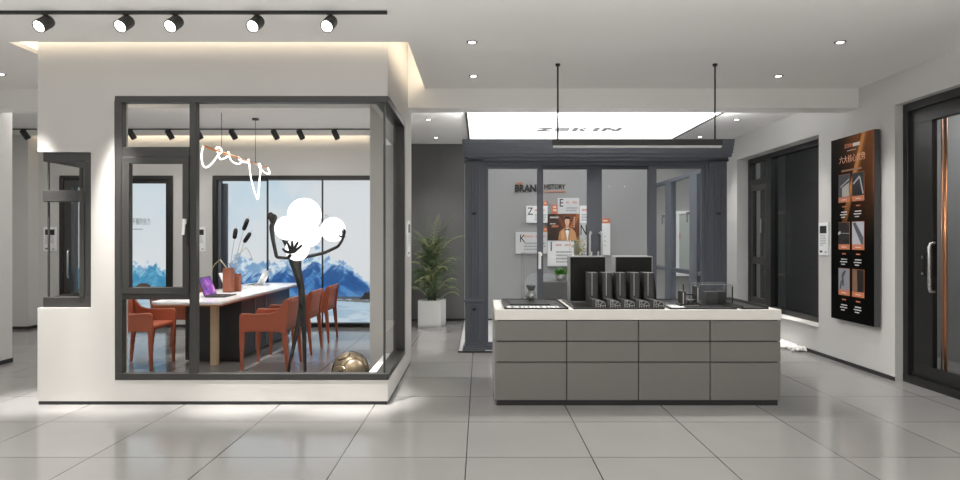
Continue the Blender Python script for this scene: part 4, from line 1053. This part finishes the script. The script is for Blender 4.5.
# figure holding glowing globes
dS = 6.62
fg = thing('globe_figure_lamp', (P(297, 376, dS).x, dS, 0), 'tall dark slender figure sculpture embracing five glowing white globes behind the front glass', 'sculpture lamp')
def skin_mesh(name, verts, edges, radii, root, material, parent, sub=2):
    me = bpy.data.meshes.new(name); me.from_pydata([tuple(v) for v in verts], edges, [])
    o = bpy.data.objects.new(name, me); COL.objects.link(o)
    sk = o.modifiers.new('skin', 'SKIN'); sk.use_smooth_shade = True
    for i, r in enumerate(radii):
        rr_ = r if isinstance(r, tuple) else (r, r); me.skin_vertices[0].data[i].radius = rr_
        me.skin_vertices[0].data[i].use_root = (i == root)
    sb = o.modifiers.new('sub', 'SUBSURF'); sb.levels = sub; sb.render_levels = sub
    dg = bpy.context.evaluated_depsgraph_get(); nm = bpy.data.meshes.new_from_object(o.evaluated_get(dg)); nm.name = name
    bpy.data.objects.remove(o); bpy.data.meshes.remove(me)
    base = Vector((0, 0, 0)); p = parent
    while p is not None: base += p.location; p = p.parent
    nm.transform(Matrix.Translation(-base)); nm.materials.clear(); nm.materials.append(material)
    for p in nm.polygons: p.use_smooth = True
    n = bpy.data.objects.new(name, nm); COL.objects.link(n); n.parent = parent
    return n
V = []; E = []; Rr = []
def vtx(px, py, dd, r, prev=None):
    V.append(P(px, py, dS + dd)); Rr.append(tuple(q * .8 for q in r) if isinstance(r, tuple) else r * .74); i = len(V) - 1
    if prev is not None: E.append((prev, i))
    return i
pel = vtx(297.0, 271, 0, (.074, .06))
kne1 = vtx(301.0, 286, .0, .052, pel); k0 = vtx(302.5, 298, -.01, .042, kne1); k1 = vtx(297.5, 328, -.03, .034, k0); a1 = vtx(289.8, 364, .0, .024, k1); h1 = vtx(288.3, 374.5, .02, .022, a1); t1 = vtx(286.5, 376, -.08, .013, h1)
k2 = vtx(304, 328, .02, .036, k0); a2 = vtx(305, 364, .03, .024, k2); h2 = vtx(305, 374.5, .04, .022, a2); t2 = vtx(305, 376, -.06, .013, h2)
wst = vtx(295.0, 259, .02, (.096, .07), pel); che = vtx(288.5, 243, .09, (.07, .05), wst); nb = vtx(280, 230, .12, (.055, .04), che); nk = vtx(273.5, 222.5, .10, .036, nb); hd = vtx(272.6, 217.6, .10, (.060, .066), nk); hdt = vtx(271.4, 213.4, .10, (.052, .056), hd)
fac = vtx(276.0, 218.6, .09, .018, hd)
s1 = vtx(271.4, 226.5, .06, .036, nk); ua = vtx(273.0, 240, .02, .028, s1); e1 = vtx(276.6, 257.2, -.02, .026, ua); w1_ = vtx(287.6, 258.3, -.17, .020, e1); p1_ = vtx(291.0, 254.5, -.2, .030, w1_)
s2 = vtx(292, 236, .17, .028, nb); up2 = vtx(303.5, 257.5, .02, .026, s2); m2 = vtx(324, 253, -.02, .024, up2); e2 = vtx(338.0, 246.5, -.04, .022, m2); w2__ = vtx(342.2, 240.5, -.06, .018, e2); p2_ = vtx(343.2, 236.5, -.07, .021, w2__)
body = skin_mesh('figure_body', V, E, Rr, pel, statue_mat, fg)
def hand(name, wrist, fingers, r=.0075):
    VV = [wrist]; EE = []; RR = [.024]
    for f in fingers:
        pr = 0
        for k, q in enumerate(f): VV.append(q); EE.append((pr, len(VV) - 1)); RR.append(r * (1.25 - .22 * k)); pr = len(VV) - 1
    return skin_mesh(name, VV, EE, RR, 0, statue_mat, fg, 1)
def Q(px, py, dd): return P(px, py, dS + dd)
hand('hand', Q(290.6, 254, -.2), [[Q(287.5, 252.5, -.21), Q(284.4, 250.5, -.22), Q(282.4, 248.3, -.22)], [Q(290.2, 249.5, -.21), Q(288.6, 245.0, -.22), Q(286.8, 241.4, -.2)], [Q(292.0, 248.6, -.21), Q(292.3, 244.0, -.22), Q(291.8, 240.6, -.2)],
     [Q(293.8, 249.2, -.21), Q(296.2, 245.2, -.22), Q(298.4, 241.2, -.2)], [Q(295, 251, -.21), Q(299.2, 247.6, -.22), Q(302.6, 244.6, -.2)]], .014)
hand('hand', Q(343.0, 238, -.07), [[Q(341.4, 237, -.1), Q(339.6, 236, -.11), Q(338.6, 235, -.11)], [Q(343.2, 234.6, -.1), Q(342.8, 232, -.11), Q(341.6, 230, -.11)], [Q(344, 234, -.07), Q(344.2, 231, -.08), Q(343.4, 228.6, -.09)], [Q(344.4, 234.2, -.03), Q(345, 231.4, -.04), Q(344.6, 229, -.05)], [Q(344.4, 235, 0), Q(345.2, 232.6, 0), Q(345.2, 230.8, -.01)]], .0085)
m = MB(); m.ball(Q(270.6, 215.4, .13), .036, 16, (1, 1, .95)); m.ball(Q(268.6, 217.6, .15), .02, 12); m.build('hair', statue_mat, fg)
globe_mat = mat('glowing_globe', (1, 1, 1), .35, emit=(1, 1, 1), strength=1.35)
for px, py, r, dd in ((304.5, 214.6, .171, .05), (286.8, 228.2, .122, -.02), (333.2, 229.6, .126, .04), (308.5, 234.5, .128, -.02), (297.2, 249.3, .118, -.07)):
    m = MB(); m.ball(P(px, py, dS + dd), r, 40); m.build('globe', globe_mat, fg)

# bronze ball
bc_ = Vector((fx(350.5, 6.03), 6.03, .171)); R0 = .171
bb = thing('bronze_ball', (bc_.x, bc_.y, 0), 'large bronze ball with panelled relief lying on the floor in the glazed corner', 'ball ornament')
m = MB(); m.ball(bc_, R0 - .003, 40); m.build('body', bronze, bb)
def cap(dirn, ang, lift):
    dirn = Vector(dirn).normalized(); u_ = dirn.orthogonal().normalized(); q_ = dirn.cross(u_)
    m = MB(); m.smooth = True; prof = []
    for k in range(9):
        a = ang * k / 8; prof.append((math.sin(a) * (R0 + lift) + .0005, math.cos(a) * (R0 + lift)))
    prof.append((math.sin(ang) * R0 * .97, math.cos(ang) * R0 * .97))
    m.lathe(prof[::-1], bc_, dirn, 36); p_ = m.build('relief_panel', bronze, bb)
    m = MB(); a = ang * 1.05
    m.tube([bc_ + (dirn * math.cos(a) + (u_ * math.cos(t_) + q_ * math.sin(t_)) * math.sin(a)) * (R0 - .001) for t_ in [2 * PI * k / 40 for k in range(40)]], .0045, 6, closed=True); m.build('groove', bronze_dark, p_)
    return p_
for dirn, ang in (((.42, -.85, .18), .62), ((-.42, -.88, -.15), .58), ((-.35, -.3, .88), .36), ((.95, .1, .3), .5), ((-.95, .1, .2), .5), ((.2, .7, .68), .55), ((0, 1, -.2), .6)): cap(dirn, ang, .004)
m = MB()
for k in range(3): m.box(bc_.x - .075 + k * .026, bc_.x - .055 + k * .026, bc_.y - R0 * 1.0, bc_.y - R0 * .80, bc_.z + .005, bc_.z + .03)
m.build('window_relief', bronze_dark, bb)
# printed landscapes lit from behind in the two back openings
def landscape(px, py, variant):
    c = np.zeros(px.shape + (3,)); t = np.clip((py - 180) / 90, 0, 1)
    c[:] = np.array([202, 214, 222.]); c = mixc(c, [214, 217, 221], t)
    cl_ = sstep(.48, .72, fbm(px * .022 + 3, py * .035 + variant * 9, 11)); c = mixc(c, [226, 227, 228], cl_ * .8)
    c = mixc(c, [213, 215, 219], sstep(275, 320, px) * .85)
    bl = sstep(.5, .75, fbm(px * .03 + 40, py * .03, 21)) * sstep(260, 200, py); c = mixc(c, [178, 204, 222], bl * .5 * (1 - .8 * sstep(300, 330, px)))
    if variant == 0:
        xs = [205, 222, 232, 238, 246, 252, 262, 272, 282, 289, 297, 303, 309, 316, 322, 326, 336, 343, 350, 359, 370, 385]
        y1 = [262, 262, 262, 253, 258, 261, 262, 262, 261, 258, 256, 250, 256, 244, 244, 256, 262, 262, 266, 276, 284, 290]
        y2 = [272, 270, 268, 272, 274, 270, 274, 276, 269, 267, 272, 270, 264, 262, 266, 263, 266, 264, 268, 276, 283, 290]
        deep = np.array([30, 84, 146.]); pale = np.array([176, 200, 224.]); base = 297
    else:
        xs = [50, 125, 132, 138, 145, 148, 153, 156, 160, 166, 175]; y1 = [262, 263, 262, 264, 266, 262, 264, 262, 268, 267, 268]; y2 = [268, 270, 264, 268, 272, 264, 268, 263, 272, 268, 269]
        deep = np.array([62, 138, 176.]); pale = np.array([150, 196, 214.]); base = 290
    rough = (fbm(px * .35, px * 0 + 3, 5, 4) - .5) * 9
    r1 = np.interp(px, xs, y1) + rough; r2 = np.interp(px, xs, y2) + (fbm(px * .4, px * 0 + 8, 9, 4) - .5) * 7
    rid = 1 - np.abs(2 * fbm(px * .10 + py * .07, py * .10 - px * .05, 33, 5) - 1)
    far = mixc(np.zeros_like(c) + np.array([100, 146, 190.]), [210, 222, 232], sstep(.62, .95, rid))
    a = ((py > r1) & (py < base)).astype(float); c = mixc(c, far, a * .85)
    def streak(k, fa, fl, sd): return fbm((py - k * px) * fa, (px + k * py) * fl, sd, 5)
    pk = np.interp(px, xs, np.gradient(np.array(y2, float), np.array(xs, float)))          # which flank of a peak
    fl_ = sstep(-.4, .4, pk + (fbm(px * .08, py * .05, 77) - .5) * 1.2)
    tx = streak(.75, .16, .05, 33) * fl_ + streak(-.9, .16, .05, 34) * (1 - fl_)
    fine = streak(.7, .55, .16, 35) * fl_ + streak(-.8, .55, .16, 36) * (1 - fl_)
    hgt_ = 1 - np.clip((py - r2) / (20 if variant == 0 else 14), 0, 1)
    near = mixc(np.zeros_like(c) + deep, [74, 130, 190] if variant == 0 else [92, 160, 194], sstep(.40, .62, tx) * .9)
    near = mixc(near, pale, sstep(.62, .86, tx * .55 + fine * .35 + hgt_ * .34) * .85)
    near = mixc(near, [24, 66, 122] if variant == 0 else [50, 118, 160], sstep(.5, .36, fine) * .5)
    near = mixc(near, [120, 160, 200], sstep(285, 297, py) * .35)
    a = ((py > r2) & (py < base)).astype(float); c = mixc(c, near, a)
    lake = np.zeros_like(c) + np.array([172, 194, 210.]); lake = mixc(lake, [206, 216, 222], sstep(300, 324, py) * .6)
    lake = mixc(lake, [132, 162, 190], sstep(.5, .7, fbm(px * .05, py * .3, 71)) * .5)
    c = mixc(c, lake, (py >= base).astype(float))
    sh = np.abs(py - base - .8) < (1.2 if variant == 0 else .9); c = mixc(c, [66, 66, 70], sh.astype(float) * .8)
    if variant == 0:
        k = (py > 298.6 + fbm(px * .2, py * 0, 3) * 2) & (py < 303 - (372 - px) * .06) & (px > 330); c = mixc(c, [96, 92, 88], k.astype(float) * .8)
        k = (py < 299.5) & (py > 299 - 7 * sstep(359, 366, px) + fbm(px * .6, py * .6, 4) * 3 - 1) & (px > 359); c = mixc(c, [40, 38, 38], k.astype(float))
    else:
        k = (((px - 143.5) / 9) ** 2 + ((py - 290.5) / 7.5) ** 2 < 1) & (py < 292); c = mixc(c, [70, 56, 48], k.astype(float))
        k = (py > 283) & (px < 100) ; c = mixc(c, [74, 84, 92], k.astype(float) * sstep(.45, .6, fbm(px * .4, py * .4, 8)))
    return c
mural_mat = attr_mat('backlit_print', 1.0)
dM = 10.5
for variant, (pa, pb), lab in ((0, (212, 376), 'backlit landscape of blue snowy mountains and a lake behind the wide back window'), (1, (78.5, 173), 'backlit landscape with grey lettering and turquoise mountains behind the left back opening')):
    xa, xb = fx(pa, dM), fx(pb, dM); za, zb_ = .02, 2.46
    nu = int((pb - pa) * 2); nv = 300
    gx, gy = np.meshgrid(np.linspace(pa, pb, nu), np.linspace(240 + (H - za) * F / dM, 240 + (H - zb_) * F / dM, nv))
    t = thing('landscape_lightbox', ((xa + xb) / 2, dM, za), lab, 'lightbox')
    m = MB(); m.box(xa, xb, dM + .002, dM + .06, za, zb_); m.build('box', alu_black, t)
    printed_sheet('print', (xa, dM, za), (xb - xa, 0, 0), (0, 0, zb_ - za), nu, nv, landscape(gx, gy, variant), mural_mat, t)
    if variant == 1:
        text_mesh('lettering', '动不懈的张力', 7.4 * dM / F, (fx(139.5, dM), dM - .002, fz(222, dM)), FRONT, ink_grey, t, bold=0.0, sx=.50)
        m = MB(); text_rows(m, 124, 146, 228.6, 230.2, 1, dM - .0015, dM, h=.7, seed=9); m.build('small_print', ink_grey, t)
        m = MB(); m.box(fx(169.2, dM), fx(170.4, dM), dM - .004, dM, .1, 2.36); m.build('bright_edge', mat('lit_edge', (1, 1, 1), .5, emit=(1, 1, 1), strength=1.1), t)
    else:
        text_mesh('lettering', '力', 4.5 * dM / F, (fx(326.2, dM), dM - .002, fz(216.5, dM)), FRONT, ink_grey, t)

# ================================================================== NOTICES, POSTER, PALM, PEBBLES
def notice(center, facing, wdt, h, lab):
    """Framed white notice: centre on the wall surface; facing 'front' (-Y), 'left' (-X) or 'right' (+X)."""
    t = thing('wall_notice', (center[0], center[1], center[2] - h / 2), lab, 'notice', 'white wall notices')
    c = Vector(center)
    U = {'front': Vector((1, 0, 0)), 'left': Vector((0, -1, 0)), 'right': Vector((0, 1, 0))}[facing]
    Nn = {'front': Vector((0, -1, 0)), 'left': Vector((-1, 0, 0)), 'right': Vector((1, 0, 0))}[facing]; Z = Vector((0, 0, 1))
    def slab(mb, u0, u1, v0, v1, n0, n1):
        mb.prism([c + U * a + Z * b_ + Nn * n0 for a, b_ in ((u0, v0), (u1, v0), (u1, v1), (u0, v1))], Nn * (n1 - n0))
    m = MB(); slab(m, -wdt / 2, wdt / 2, -h / 2, h / 2, .001, .016); m.build('board', card_white, t, bevel=.002)
    m = MB(); slab(m, -wdt * .36, wdt * .36, h * .17, h * .40, .016, .0175); m.build('picture', black_plastic, t)
    m = MB(); rr = random.Random(5)
    for i in range(7):
        slab(m, -wdt * .36, -wdt * .36 + wdt * .72 * rr.uniform(.5, 1), h * (.10 - i * .05), h * (.115 - i * .05), .016, .017)
    m.build('small_print', ink_grey, t)
    m = MB(); slab(m, -wdt * .36, -wdt * .1, -h * .42, -h * .36, .016, .0175); slab(m, wdt * .2, wdt * .36, -h * .42, -h * .39, .016, .0175); m.build('marks', card_ink, t)
notice((XR, 7.64, 1.40), 'left', .205, .385, 'white notice with a black picture between the dark window and the copper poster')
notice((XS, 6.92, 1.40), 'right', .22, .385, 'white notice seen edge-on on the end of the glazed room wall')
notice((fx(199.5, YB), YB, 1.40), 'front', .205, .385, 'white notice with a black picture beside the wide back window, partly behind the mullion')
notice((fx(50.5, YB), YB, 1.40), 'front', .205, .385, 'white notice with a black picture seen through the left corner window')

# copper poster on the right wall
XP = 4.0
def py_(px): return XP * F / (px - 480)
ya_, yb_ = py_(874.3), py_(831.3); zp0, zp1 = fz(327, ya_), fz(129, ya_)
ps = thing('advertising_panel', (XR, (ya_ + yb_) / 2, zp0), 'tall black and copper advertising panel with six pictures on the right wall', 'poster')
m = MB(); m.box(XP, XR - .022, ya_, yb_, zp0, zp1); m.box(XR - .022, XR - .001, ya_ + .1, yb_ - .1, zp0 + .2, zp1 - .2); m.build('panel_box', mat('panel_edge_grey', (.075, .075, .075), .4, .3), ps)
nu, nv = 120, 240
gu, gv = np.meshgrid(np.linspace(0, 1, nu), np.linspace(1, 0, nv))
c = np.zeros((nv, nu, 3)) + np.array([3, 3, 3.])
warm = np.clip(1 - gv / .62, 0, 1) * sstep(.12, .95, gu + .25 * (1 - gv)); c = mixc(c, [128, 76, 38], np.clip(warm, 0, 1))
left = np.clip(1 - gv / .5, 0, 1) * sstep(.62, .0, gu); c = mixc(c, [20, 13, 9], left * .8)
bx0 = .80 - 1.02 * gv; be = sstep(-.075, -.05, gu - bx0) * sstep(.075, .05, gu - bx0) * sstep(.66, .2, gv); c = mixc(c, [206, 140, 80], be)
be2 = sstep(.0, .05, gu - bx0) * sstep(.075, .05, gu - bx0) * sstep(.66, .2, gv); c = mixc(c, [140, 84, 44], be2)
c = mixc(c, [134, 76, 42], sstep(.955, .985, gu) * sstep(.5, .1, gv))
pm = attr_mat('advert_print', 0, .55); pm.node_tree.nodes['Principled BSDF'].inputs['Specular IOR Level'].default_value = .06
printed_sheet('print', (XP - .002, yb_, zp0), (0, ya_ - yb_, 0), (0, 0, zp1 - zp0), nu, nv, c, pm, ps)
def prow(mb, yA, yB, z0, z1, seed, n=1):
    rr = random.Random(seed); y = yA
    while y > yB:
        wd = rr.uniform(.008, .02); mb.box(XP - .0045, XP - .002, max(y - wd, yB), y, z0, z1); y -= wd + rr.uniform(.003, .006)
cream = mat('cream_ink', (.80, .62, .50), .5)
text_mesh('title', '六大核心优势', .088, (XP - .004, (py_(840) + py_(865.5)) / 2, 2.262), RIGHTWALL, mat('copper_ink', (.90, .46, .28), .4), ps, bold=0.0, sx=.92)
m = MB(); prow(m, 7.13, 6.76, 2.135, 2.155, 3); m.build('subtitle', mat('dim_copper_ink', (.36, .18, .11), .5), ps)
text_mesh('logo', 'Z\u039eKIN', .05, (XP - .004, 6.99, 2.408), RIGHTWALL, card_orange, ps, bold=.002, sx=1.1)
m = MB(); prow(m, 6.915, 6.79, 2.39, 2.425, 4); m.build('logo_words', ink_white, ps)
m = MB(); prow(m, 7.02, 6.86, 2.352, 2.358, 8); m.build('logo_line', cream, ps)
shots = [(mat('slate_picture', (.05, .055, .065), .4), 'house'), (mat('black_picture', (.015, .015, .018), .4), 'strip'), (mat('black_picture_b', (.010, .010, .011), .4), 'line'),
          (mat('pale_picture', (.55, .56, .60), .4), 'rails'), (mat('blue_grey_picture', (.28, .30, .34), .4), 'hook'), (mat('black_picture_c', (.012, .011, .011), .4), 'door')]
rows = [(2.103, 1.802), (1.580, 1.285), (1.073, .783)]
sil = mat('picture_silver', (.55, .56, .58), .4); shd = mat('picture_shadow', (.05, .05, .055), .4); wood_ink = mat('picture_wood', (.22, .12, .07), .5)
for i in range(6):
    r_, cidx = i // 2, i % 2
    z1, z0 = rows[r_]; yA, yB = ((7.187, 6.975) if cidx == 0 else (6.925, 6.712))
    m = MB(); m.box(XP - .004, XP - .002, yB - .002, yA + .002, z0 - .002, z1 + .003); fr = m.build('picture_frame', card_orange, ps)
    zi = z0 + .055
    m = MB(); m.box(XP - .006, XP - .004, yB + .002, yA - .002, zi, z1); pic = m.build('picture', shots[i][0], fr)
    def pq(y, v): return (XP - .0075, yA + (yB - yA) * y, zi + (z1 - zi) * v)
    m = MB(); k = shots[i][1]; mm = sil
    if k == 'house': m.prism([pq(.35, .02), pq(.98, .02), pq(.98, .62), pq(.35, .42)], (.0015, 0, 0)); m.prism([pq(.2, .5), pq(.98, .8), pq(.98, .74), pq(.2, .44)], (.0015, 0, 0)); mm = mat('picture_cream', (.50, .49, .45), .5)
    if k == 'strip': m.prism([pq(.08, .55), pq(.62, .85), pq(.70, .80), pq(.16, .50)], (.0015, 0, 0)); m.prism([pq(.62, .8), pq(.72, .78), pq(.98, .08), pq(.9, .05)], (.0015, 0, 0))
    if k == 'line': m.prism([pq(0, .55), pq(.18, .6), pq(.2, .5), pq(0, .42)], (.0015, 0, 0)); m.prism([pq(.2, .52), pq(.98, .5), pq(.98, .485), pq(.2, .505)], (.0015, 0, 0))
    if k == 'rails': m.prism([pq(.05, .95), pq(.3, .98), pq(.98, .3), pq(.98, .0), pq(.8, .0)], (.0015, 0, 0)); mm = mat('picture_slate', (.10, .11, .13), .5)
    if k == 'hook': m.prism([pq(.3, .7), pq(.55, .92), pq(.7, .9), pq(.45, .62), pq(.52, .2), pq(.38, .2)], (.0015, 0, 0)); m.prism([pq(.1, .05), pq(.2, .02), pq(.35, .4), pq(.25, .45)], (.0015, 0, 0)); mm = shd
    if k == 'door': m.prism([pq(.05, .02), pq(.48, .02), pq(.42, .98), pq(.05, .98)], (.0015, 0, 0)); mm = wood_ink
    m.build('picture_detail', mm, pic)
    m = MB(); prow(m, yA - .06, yB + .06, z0 + .02, z0 + .03, i); m.build('caption', ink_white, fr)
    yc0, yc1 = yA - .05, yB + .05
    m = MB(); prow(m, yA - .07, yB + .07, z0 - .056, z0 - .042, i + 9); m.build('heading_print', card_orange, ps)
    m = MB()
    for q in range(3): prow(m, yc0 + (.02 if q % 2 else 0), yc1 + .02 * q * (q == 2), z0 - .114 - q * .028, z0 - .104 - q * .028, i * 3 + q)
    m.build('small_print', ink_white, ps)

# potted palm
pl = thing('potted_palm', (fx(432, 10.35), 10.37, 0), 'tall bushy palm in a white square planter against the dark grey back wall', 'potted palm', None, math.radians(-9))
pot_white = mat('white_planter', (.78, .78, .76), .45, vary=.02)
def local(mb): mb.v = [tuple(Vector(v) + pl.location) for v in mb.v]; return mb
w_ = .186; th = .02; hp = .428
m = MB(); m.box(-w_, w_, -w_, -w_ + th, 0, hp); m.box(-w_, w_, w_ - th, w_, 0, hp); m.box(-w_, -w_ + th, -w_ + th, w_ - th, 0, hp); m.box(w_ - th, w_, -w_ + th, w_ - th, 0, hp); m.box(-w_, w_, -w_, w_, 0, .03)
local(m).build('planter', pot_white, pl)
m = MB(); m.box(-w_ + th, w_ - th, -w_ + th, w_ - th, .03, hp - .03); local(m).build('soil', soil, pl)
rr = random.Random(12)
def frond(base, az, lean, L, droop, pale, ln=.16):
    m = MB(); n = 16; pts = []; p = Vector(base); e = lean
    for i in range(n + 1):
        pts.append(p.copy()); s = i / n
        ang = e - droop * s * s
        p = p + Vector((math.cos(az) * math.cos(ang), math.sin(az) * math.cos(ang), math.sin(ang))) * (L / n)
    m.tube(pts, [.006 * (1 - .8 * i / n) + .001 for i in range(n + 1)], 5)
    for i in range(4, n + 1):
        t = (pts[min(i + 1, n)] - pts[i - 1]).normalized(); side = t.cross(Vector((0, 0, 1)))
        side = side.normalized() if side.length > .05 else Vector((math.sin(az), -math.cos(az), 0)); up = side.cross(t).normalized()
        s = (i - 4) / (n - 4); l = ln * (.55 + .75 * math.sin(PI * min(1, .12 + s * .86))) * rr.uniform(.85, 1.1)
        for sd in (-1, 1):
            dv_ = (side * sd * .8 + t * (.75 + .6 * s) + up * .12 - Vector((0, 0, .28))).normalized()
            q = pts[i] + t * (.004 * sd); wv = t * .007; tip = q + dv_ * l - Vector((0, 0, l * .22)); mid = q + dv_ * l * .5
            m.add([q, mid - wv, mid + up * .003, mid + wv, tip], [(0, 1, 2), (0, 2, 3), (1, 4, 2), (2, 4, 3)])
    local(m); m.v = [(max(x, -1.3 + .0), min(y, 10.9), z) for x, y, z in m.v]
    return m.build('frond', leaf_mats[1] if pale else leaf_mats[0], pl)
for k in range(130):
    az = k * 2.399 + rr.uniform(-.3, .3); lvl = (k + .5) / 130; a = az + rr.uniform(-.8, .8); rad = .15 * math.sqrt(rr.random()) * (1.1 - .6 * lvl)
    b0 = (rad * math.cos(a), rad * math.sin(a), .43 + .80 * lvl)
    frond(b0, az, .75 + .5 * rr.random() + .25 * lvl, rr.uniform(.28, .42) * (1.25 - .45 * lvl), rr.uniform(1.3, 2.5) * (1.1 - .5 * lvl), k % 4 == 0, .062)
for az, lean, L, dr, pale, zz in ((2.7, 1.45, .95, 1.1, False, .75), (.5, 1.40, .95, .9, False, .98), (.1, 1.15, .78, 1.3, True, .95), (-.3, 1.15, .75, 1.9, False, .72), (3.4, 1.3, .85, 1.35, False, .9), (1.2, 1.52, .85, .5, True, .95), (2.2, 1.5, .8, .5, False, .95), (4.2, 1.3, .7, 1.0, True, .95), (5.6, 1.35, .7, 1.0, False, 1.0)):
    frond((0, 0, zz), az, lean, L, dr, pale, .095)
for k in range(9):
    a = k * .7; x, y = .06 * math.cos(a), .06 * math.sin(a)
    m = MB(); m.tube([(x, y, .405), (x * 1.3, y * 1.3, .8), (x * 1.6, y * 1.6, 1.15)], .009, 6); local(m).build('cane', leaf_mats[0], pl)

# white pebbles along the foot of the right wall
m = MB(); rr = random.Random(31); mp = mat('white_pebbles', (.82, .81, .79), .6, vary=.1, scale=30)
for k in range(520):
    y = rr.uniform(7.98, 9.6); x = XR - .012 - abs(rr.gauss(0, .10)) * (1 if y > 8.2 else .7)
    if x < XR - .27: x = XR - rr.uniform(.02, .25)
    r = rr.uniform(.012, .026); hgt = .008 + .03 * max(0, 1 - (XR - x) / .16) * rr.random()
    m.ball((x - r, y, hgt + r * .6 + .001), r, 8, (1, rr.uniform(.8, 1.3), .7))
tag(m.build('white_pebbles', mp), 'heap of white pebbles along the foot of the right wall under the dark window', 'pebbles', None, 'stuff')
